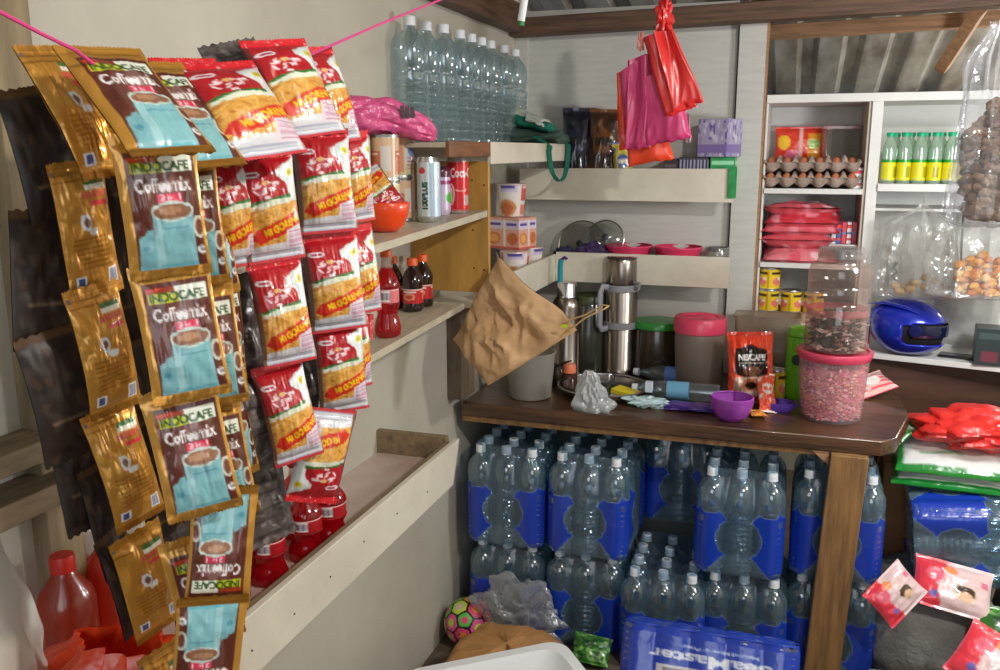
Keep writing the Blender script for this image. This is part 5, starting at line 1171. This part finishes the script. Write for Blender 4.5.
# grey bag, phone, dark box on counter
mb = MB(); pouch(mb, .22,.26,.10, seed=4.2, crk=.008, backc=(190,190,188), nu=30, nv=40); o = mb.build('grey_sack', mat('pale_grey_sack', (186,186,184), rough=.6, bump=.3, bscale=20)); pose(o, Vector((.585,3.46,.886+.128)), .0, R(-3), 0); tag(o, 'pale grey upright bag on the counter shelf behind the phone', 'bag')
o = MB().box(-.055,-.03,0,.055,.03,.009).build('mobile_phone', mat('black_glass', (10,10,14), rough=.15, coat=.5), bev=.003); o.location = Vector((.545,3.30,.886)); o.rotation_euler = (0,0,-.25); tag(o, 'black mobile phone lying flat on the counter shelf right of the helmet', 'phone')
carton('dark_box', (.665,3.24,.886), .16,.10,.12, -.1, ((38,52,54),lambda c: (c.rect(4,6,66,14,(60,80,80)), c.rect(8,30,30,44,(110,50,60)))), 'dark teal box at the right edge of the counter shelf', 'box')
for k,(px,py,lb) in enumerate(((868,320,'small red packet behind the candy jar, upper'),(868,340,'small red packet behind the candy jar, lower'))): pass
packet('red_packet', .07,.11,.03, snack_img((214,30,40),(240,200,200),(180,20,30),4), Vector((.235,3.33,.886+.056)), 0, 0, 0, 'small red packet standing between the clear candy jar and the helmet', 'packet')

# ================================================================ pile at the right of the table
GSK = mat('grey_woven_sack', (146,144,140), rough=.75, var=.2, vscale=8, bump=.5, bscale=70)
def sack(name, loc, w, d, h, m, label, seed, cat='sack', img=None, amp=.10, rz=0):
    def fn(U, V):
        a = U*2*math.pi; b_ = V*math.pi; cx, cy, cz_ = np.cos(a), np.sin(a), np.cos(b_); s = np.sin(b_)**.35
        px_ = np.sign(cx)*np.abs(cx)**.55; py_ = np.sign(cy)*np.abs(cy)**.55; n = vnz(cx*1.6+seed, cy*1.6, cz_*1.6)*amp+np.abs(vnz(cx*4, cy*4+seed, cz_*3))*amp*.5
        return w/2*px_*s*(1+n), d/2*py_*s*(1+n), h/2+h/2*np.sign(cz_)*np.abs(cz_)**.7*(1+n*(cz_>0))
    mb = MB().grid(fn, 60, 36, img=img); o = mb.build(name, m); o.location = loc; o.rotation_euler = (0,0,rz); return tag(o, label, cat)
sack('grain_sack', (.46,2.82,0), .36,.42,.30, GSK, 'grey woven sack on the floor under the pink snack packets', 1.2)
def rice_img():
    c = Cv(90,60,(226,230,226)); c.rect(0,0,90,4,(30,130,50)); c.rect(0,53,90,60,(30,130,50)); c.rect(0,0,5,60,(40,150,60)); c.ell(68,26,13,9,(226,180,80)); c.rect(30,20,56,34,(200,214,206)); c.rect(16,40,50,44,(150,190,160)); return c.done()
RI = rice_img()
for k,(z, w, lb) in enumerate(((.600,0,'lower one'),(.655,.01,'upper one, under the red plastic bag'))):
    packet('rice_bag', .33, .26, .07, RI, Vector((.49+w,2.92,z)), -.05, R(-82), R(0), 'green-edged white rice bag right of the table, '+lb, 'rice bag', 'rice bags on the right hand pile', seed=k*3.1+1, crk=.006)
mb = MB(); crumple(mb, .18,.14,.06, seed=3.7, amp=.28, fr=1.5, nu=60, nv=36)
o = mb.build('shopping_bag', mat('scarlet_thin_plastic', (226,44,36), rough=.35, bump=1.2, bscale=16, opacity=.88, tint=(236,80,60), coat=.2)); o.location = (.565,2.93,.745); tag(o, 'crumpled scarlet plastic bag lying on top of the rice bags', 'bag')
tag(MB().box(-.07,-.12,0,.07,.12,.58).build('cardboard_carton', mat('brown_cardboard', (166,116,70), rough=.75, var=.15, vscale=7, bump=.2, bscale=30), bev=.003, loc=(.39,3.14,0)), 'tall brown cardboard box between the table leg packs and the pile', 'box')
packet('green_packet', .10,.10,.03, snack_img((40,130,50),(210,220,200),(20,90,40),7), Vector((.352,2.97,.715)), -.6, R(-50), R(20), 'small green and white packet wedged between table corner and rice bags', 'packet')
def pinkpk(seed):
    c = Cv(80,56,(236,206,206)); c.poly([(0,0),(34,0),(22,30),(30,56),(0,56)],(232,60,76)); c.ell(20,20,9,8,(240,110,130)); c.ell(52,34,12,9,(226,200,170)); c.ell(52,32,11,6,(70,46,30)); c.ell(52,37,7,5,(236,196,160)); c.ell(20,42,4,4,(110,110,190)); c.rect(66,16,76,22,(226,120,150)); c.ell(36,12,7,5,(240,150,90)); c.rect(0,0,2,56,(240,90,110)); return c.done()
packet('snack_packet', .21,.15,.06, pinkpk(1), Vector((.485,2.63,.355)), .1, R(-42), R(12), 'larger pink and white snack packet lying on the grey sack', 'packet', crk=.006)
packet('snack_packet', .15,.12,.045, pinkpk(2), Vector((.325,2.53,.36)), .3, R(-30), R(-42), 'smaller pink and white snack packet left of the larger one', 'packet', crk=.006, seed=5.)
packet('snack_packet', .20,.16,.06, pinkpk(3), Vector((.545,2.30,.31)), -.1, R(-40), R(26), 'pink and white snack packet at the bottom right corner', 'packet', crk=.006, seed=8.)
def greenpk(): c = Cv(60,50,(50,110,40)); c.speck(0,0,60,50,70,[(90,160,60),(30,70,26),(140,190,100)],(2,6),seed=3); return c.done()
packet('green_packet', .22,.20,.07, greenpk(), Vector((.64,2.55,.25)), 0, R(-40), 0, 'glossy green packet at the right edge behind the lowest pink packet', 'packet', crk=.006, seed=2.)
packet('green_packet', .24,.16,.06, snack_img((40,62,40),(110,130,110),(60,90,60),9), Vector((.40,2.45,.10)), .1, R(-70), R(0), 'dull green and clear packet on the floor below the grey sack', 'packet', crk=.008, seed=3.)
sack('storage_sack', (.80,2.75,0), .30,.6,.30, GSK, 'second grey sack on the floor beyond the pile, at the right edge', 4.4)

# ================================================================ floor in front
def ball():
    t = empty('football', at(474,609,Z=.105)+Vector((-.0,.03,.0)), 'small multicoloured football with pink, green and orange patches on the floor by the left wall', 'ball'); r = .079
    t.location.z = .0+r; t.location.x = -.935; t.location.y = 2.478
    import bmesh
    bm = bmesh.new(); bmesh.ops.create_icosphere(bm, subdivisions=1, radius=1.)
    V_ = [v.co.normalized() for v in bm.verts if True]; bm.free()
    ico = [v for v in V_]; pent = []
    ph = (1+5**.5)/2
    for a, b_ in ((1,ph),(1,-ph),(-1,ph),(-1,-ph)):
        pent += [Vector((0,a,b_)).normalized(), Vector((a,b_,0)).normalized(), Vector((b_,0,a)).normalized()]
    hexc = []
    import itertools
    for A in itertools.combinations(range(12),3):
        p3 = [pent[i] for i in A]
        if all(abs((p3[i]-p3[j]).length-1.0515) < .02 for i, j in ((0,1),(1,2),(0,2))): hexc.append((p3[0]+p3[1]+p3[2]).normalized())
    cen = [(v, .87) for v in pent]+[(v, 1.) for v in hexc]; pal = [(230,70,120),(196,214,70),(240,150,60),(214,190,180),(90,190,80),(226,90,150)]
    nu, nv = 180, 90; cs = []
    rot = Matrix.Rotation(.7,3,'X')@Matrix.Rotation(.5,3,'Z')
    for j in range(nv):
        for i in range(nu):
            th = 2*math.pi*i/(nu-1); p2 = math.pi*j/(nv-1); d = rot@Vector((math.sin(p2)*math.cos(th), math.sin(p2)*math.sin(th), math.cos(p2)))
            ds = sorted(((v.angle(d)*(1. if w == 1. else 1.12), k) for k, (v, w) in enumerate(cen)))[:2]
            if ds[1][0]-ds[0][0] < .085: cc = (14,14,18)
            else:
                cc = pal[(ds[0][1]*5+2)%6]; 
                if ds[0][0] < .16: cc = pal[(ds[0][1]*5+4)%6]
            cs.append((*lin(cc),0.))
    mb = MB().grid(lambda U, V: (r*np.sin(V*math.pi)*np.cos(U*2*math.pi), r*np.sin(V*math.pi)*np.sin(U*2*math.pi), r*np.cos(V*math.pi)), nu, nv); mb.c = cs; mb.hascol = True
    mb.build('ball_skin', mat('ball_print', rough=.45, attr=True, bump=.3, bscale=60), t)
    MB().lathe([(0,.0006),(.003,.0006),(.003,0)], 10, M=Matrix.Translation((0,-r,0))@Matrix.Rotation(R(90),4,'X')).build('valve', mat('black_plastic', (22,22,24)), t)
ball()
mb = MB(); crumple(mb, .14,.10,.10, seed=2.9, amp=.5, fr=1.7, nu=60, nv=40, flat=.8); o = mb.build('clear_wrap', mat('clear_wrap', (214,218,222), rough=.15, opacity=.2, tint=(228,230,232), fres=.5, bump=1.5, bscale=18, spec=1.)); o.location = (-.755,2.475,.125); o.scale = (.9,.5,1.2); tag(o, 'ball of crumpled clear plastic wrap beside the football', 'plastic wrap')
packet('green_packet', .12,.09,.035, greenpk(), Vector((-.53,2.49,.05)), .2, R(-50), R(10), 'shiny green foil packet on the floor before the second water pack', 'packet', seed=6., crk=.006)
# tan paper sack lying in front, white styrofoam box
PAPT = mat('tan_paper_sack', (190,138,80), rough=.7, bump=1., bscale=9, var=.2, vscale=4)
def tanfn(U, V):
    a = U*2*math.pi; b_ = V*math.pi; s = np.sin(b_)**.5; n = vnz(np.cos(a)*1.5, np.sin(a)*1.5, V*3)*.2+np.abs(vnz(np.cos(a)*4, np.sin(a)*4, V*5))*.12
    return .21*np.sign(np.cos(a))*np.abs(np.cos(a))**.7*s*(1+n), .24*np.sign(np.sin(a))*np.abs(np.sin(a))**.7*s*(1+n), .12+.12*np.cos(b_)*(1+n)
o = MB().grid(tanfn, 60, 40).build('paper_sack', PAPT, ang=28); o.location = (-.72,2.22,.0); o.scale = (.8,.65,.75); tag(o, 'tan crumpled paper sack on the floor below the football', 'sack')
def styro():
    t = empty('styrofoam_box', (-.53,1.75,.0), 'open white styrofoam box, its rounded far corner rising into the bottom edge', 'box', None, R(38)); S = mat('white_styrofoam', (232,234,234), rough=.5, bump=.15, bscale=120)
    outer = [(.20,.26,.0),(.215,.275,.29),(.22,.28,.30)]; rrloft(MB(), outer, .05).build('outer_wall', S, t)
    mb = MB(); n = None
    secs = [(.22,.28,.30),(.19,.25,.302),(.185,.245,.285),(.165,.225,.06)]; P0 = [rr(a, b_, .05) for a, b_, z in secs]; n = len(P0[0]); vs = [Vector((x,y,secs[k][2])) for k, P1_ in enumerate(P0) for x, y in P1_]
    fs = [(k*n+i, k*n+(i+1)%n, (k+1)*n+(i+1)%n, (k+1)*n+i) for k in range(3) for i in range(n)]+[tuple(3*n+i for i in range(n))]; mb.add(vs, fs).build('rim_and_inside', S, t)
    return t
styro()
tag(MB().box(-.27,-.19,0,.19,.10,.045).build('cardboard_box', mat('brown_cardboard', (166,116,70), rough=.75, var=.15, vscale=7), bev=.003, loc=(-.13,2.17,0.0)), 'low brown cardboard box under the upside down blue water pack', 'box')

# ================================================================ light
def light(kind, name, loc, e, c_, size=.05, rot=None, sy_=None):
    d = bpy.data.lights.new(name, kind); d.energy = e; d.color = c_
    if kind == 'POINT': d.shadow_soft_size = size
    else: d.shape = 'RECTANGLE'; d.size = size; d.size_y = sy_ or size
    o = bpy.data.objects.new(name, d); col.objects.link(o); o.location = loc
    if rot: o.rotation_euler = rot
    return o
light('POINT', 'shop_bulb', (.95,.80,2.28), 84, (1.,.965,.90), .05)
light('AREA', 'front_fill', (.3,-1.45,1.6), 20, (.93,.97,1.), 1.6, (R(80),0,R(8)), 1.6)  # soft fill added behind the camera, no doorway is known there
light('POINT', 'cabinet_fill', (.78,2.30,1.52), 34, (.98,.99,1.), .12)  # unseen point light added to brighten the cabinet and roof
light('POINT', 'back_room_bulb', (1.3,4.0,1.55), 34, (.98,.98,.95), .08)
w = bpy.data.worlds.new('world'); scn.world = w; w.use_nodes = True
w.node_tree.nodes['Background'].inputs[0].default_value = (.72,.78,.86,1); w.node_tree.nodes['Background'].inputs[1].default_value = .2
scn.view_settings.view_transform = 'Standard'; scn.view_settings.look = 'None'; scn.view_settings.gamma = 1; scn.view_settings.use_curve_mapping = False
scn.view_settings.exposure = 0.
scn.cycles.transparent_max_bounces = 40; scn.cycles.max_bounces = 8; scn.cycles.use_denoising = True; scn.cycles.sample_clamp_indirect = 4
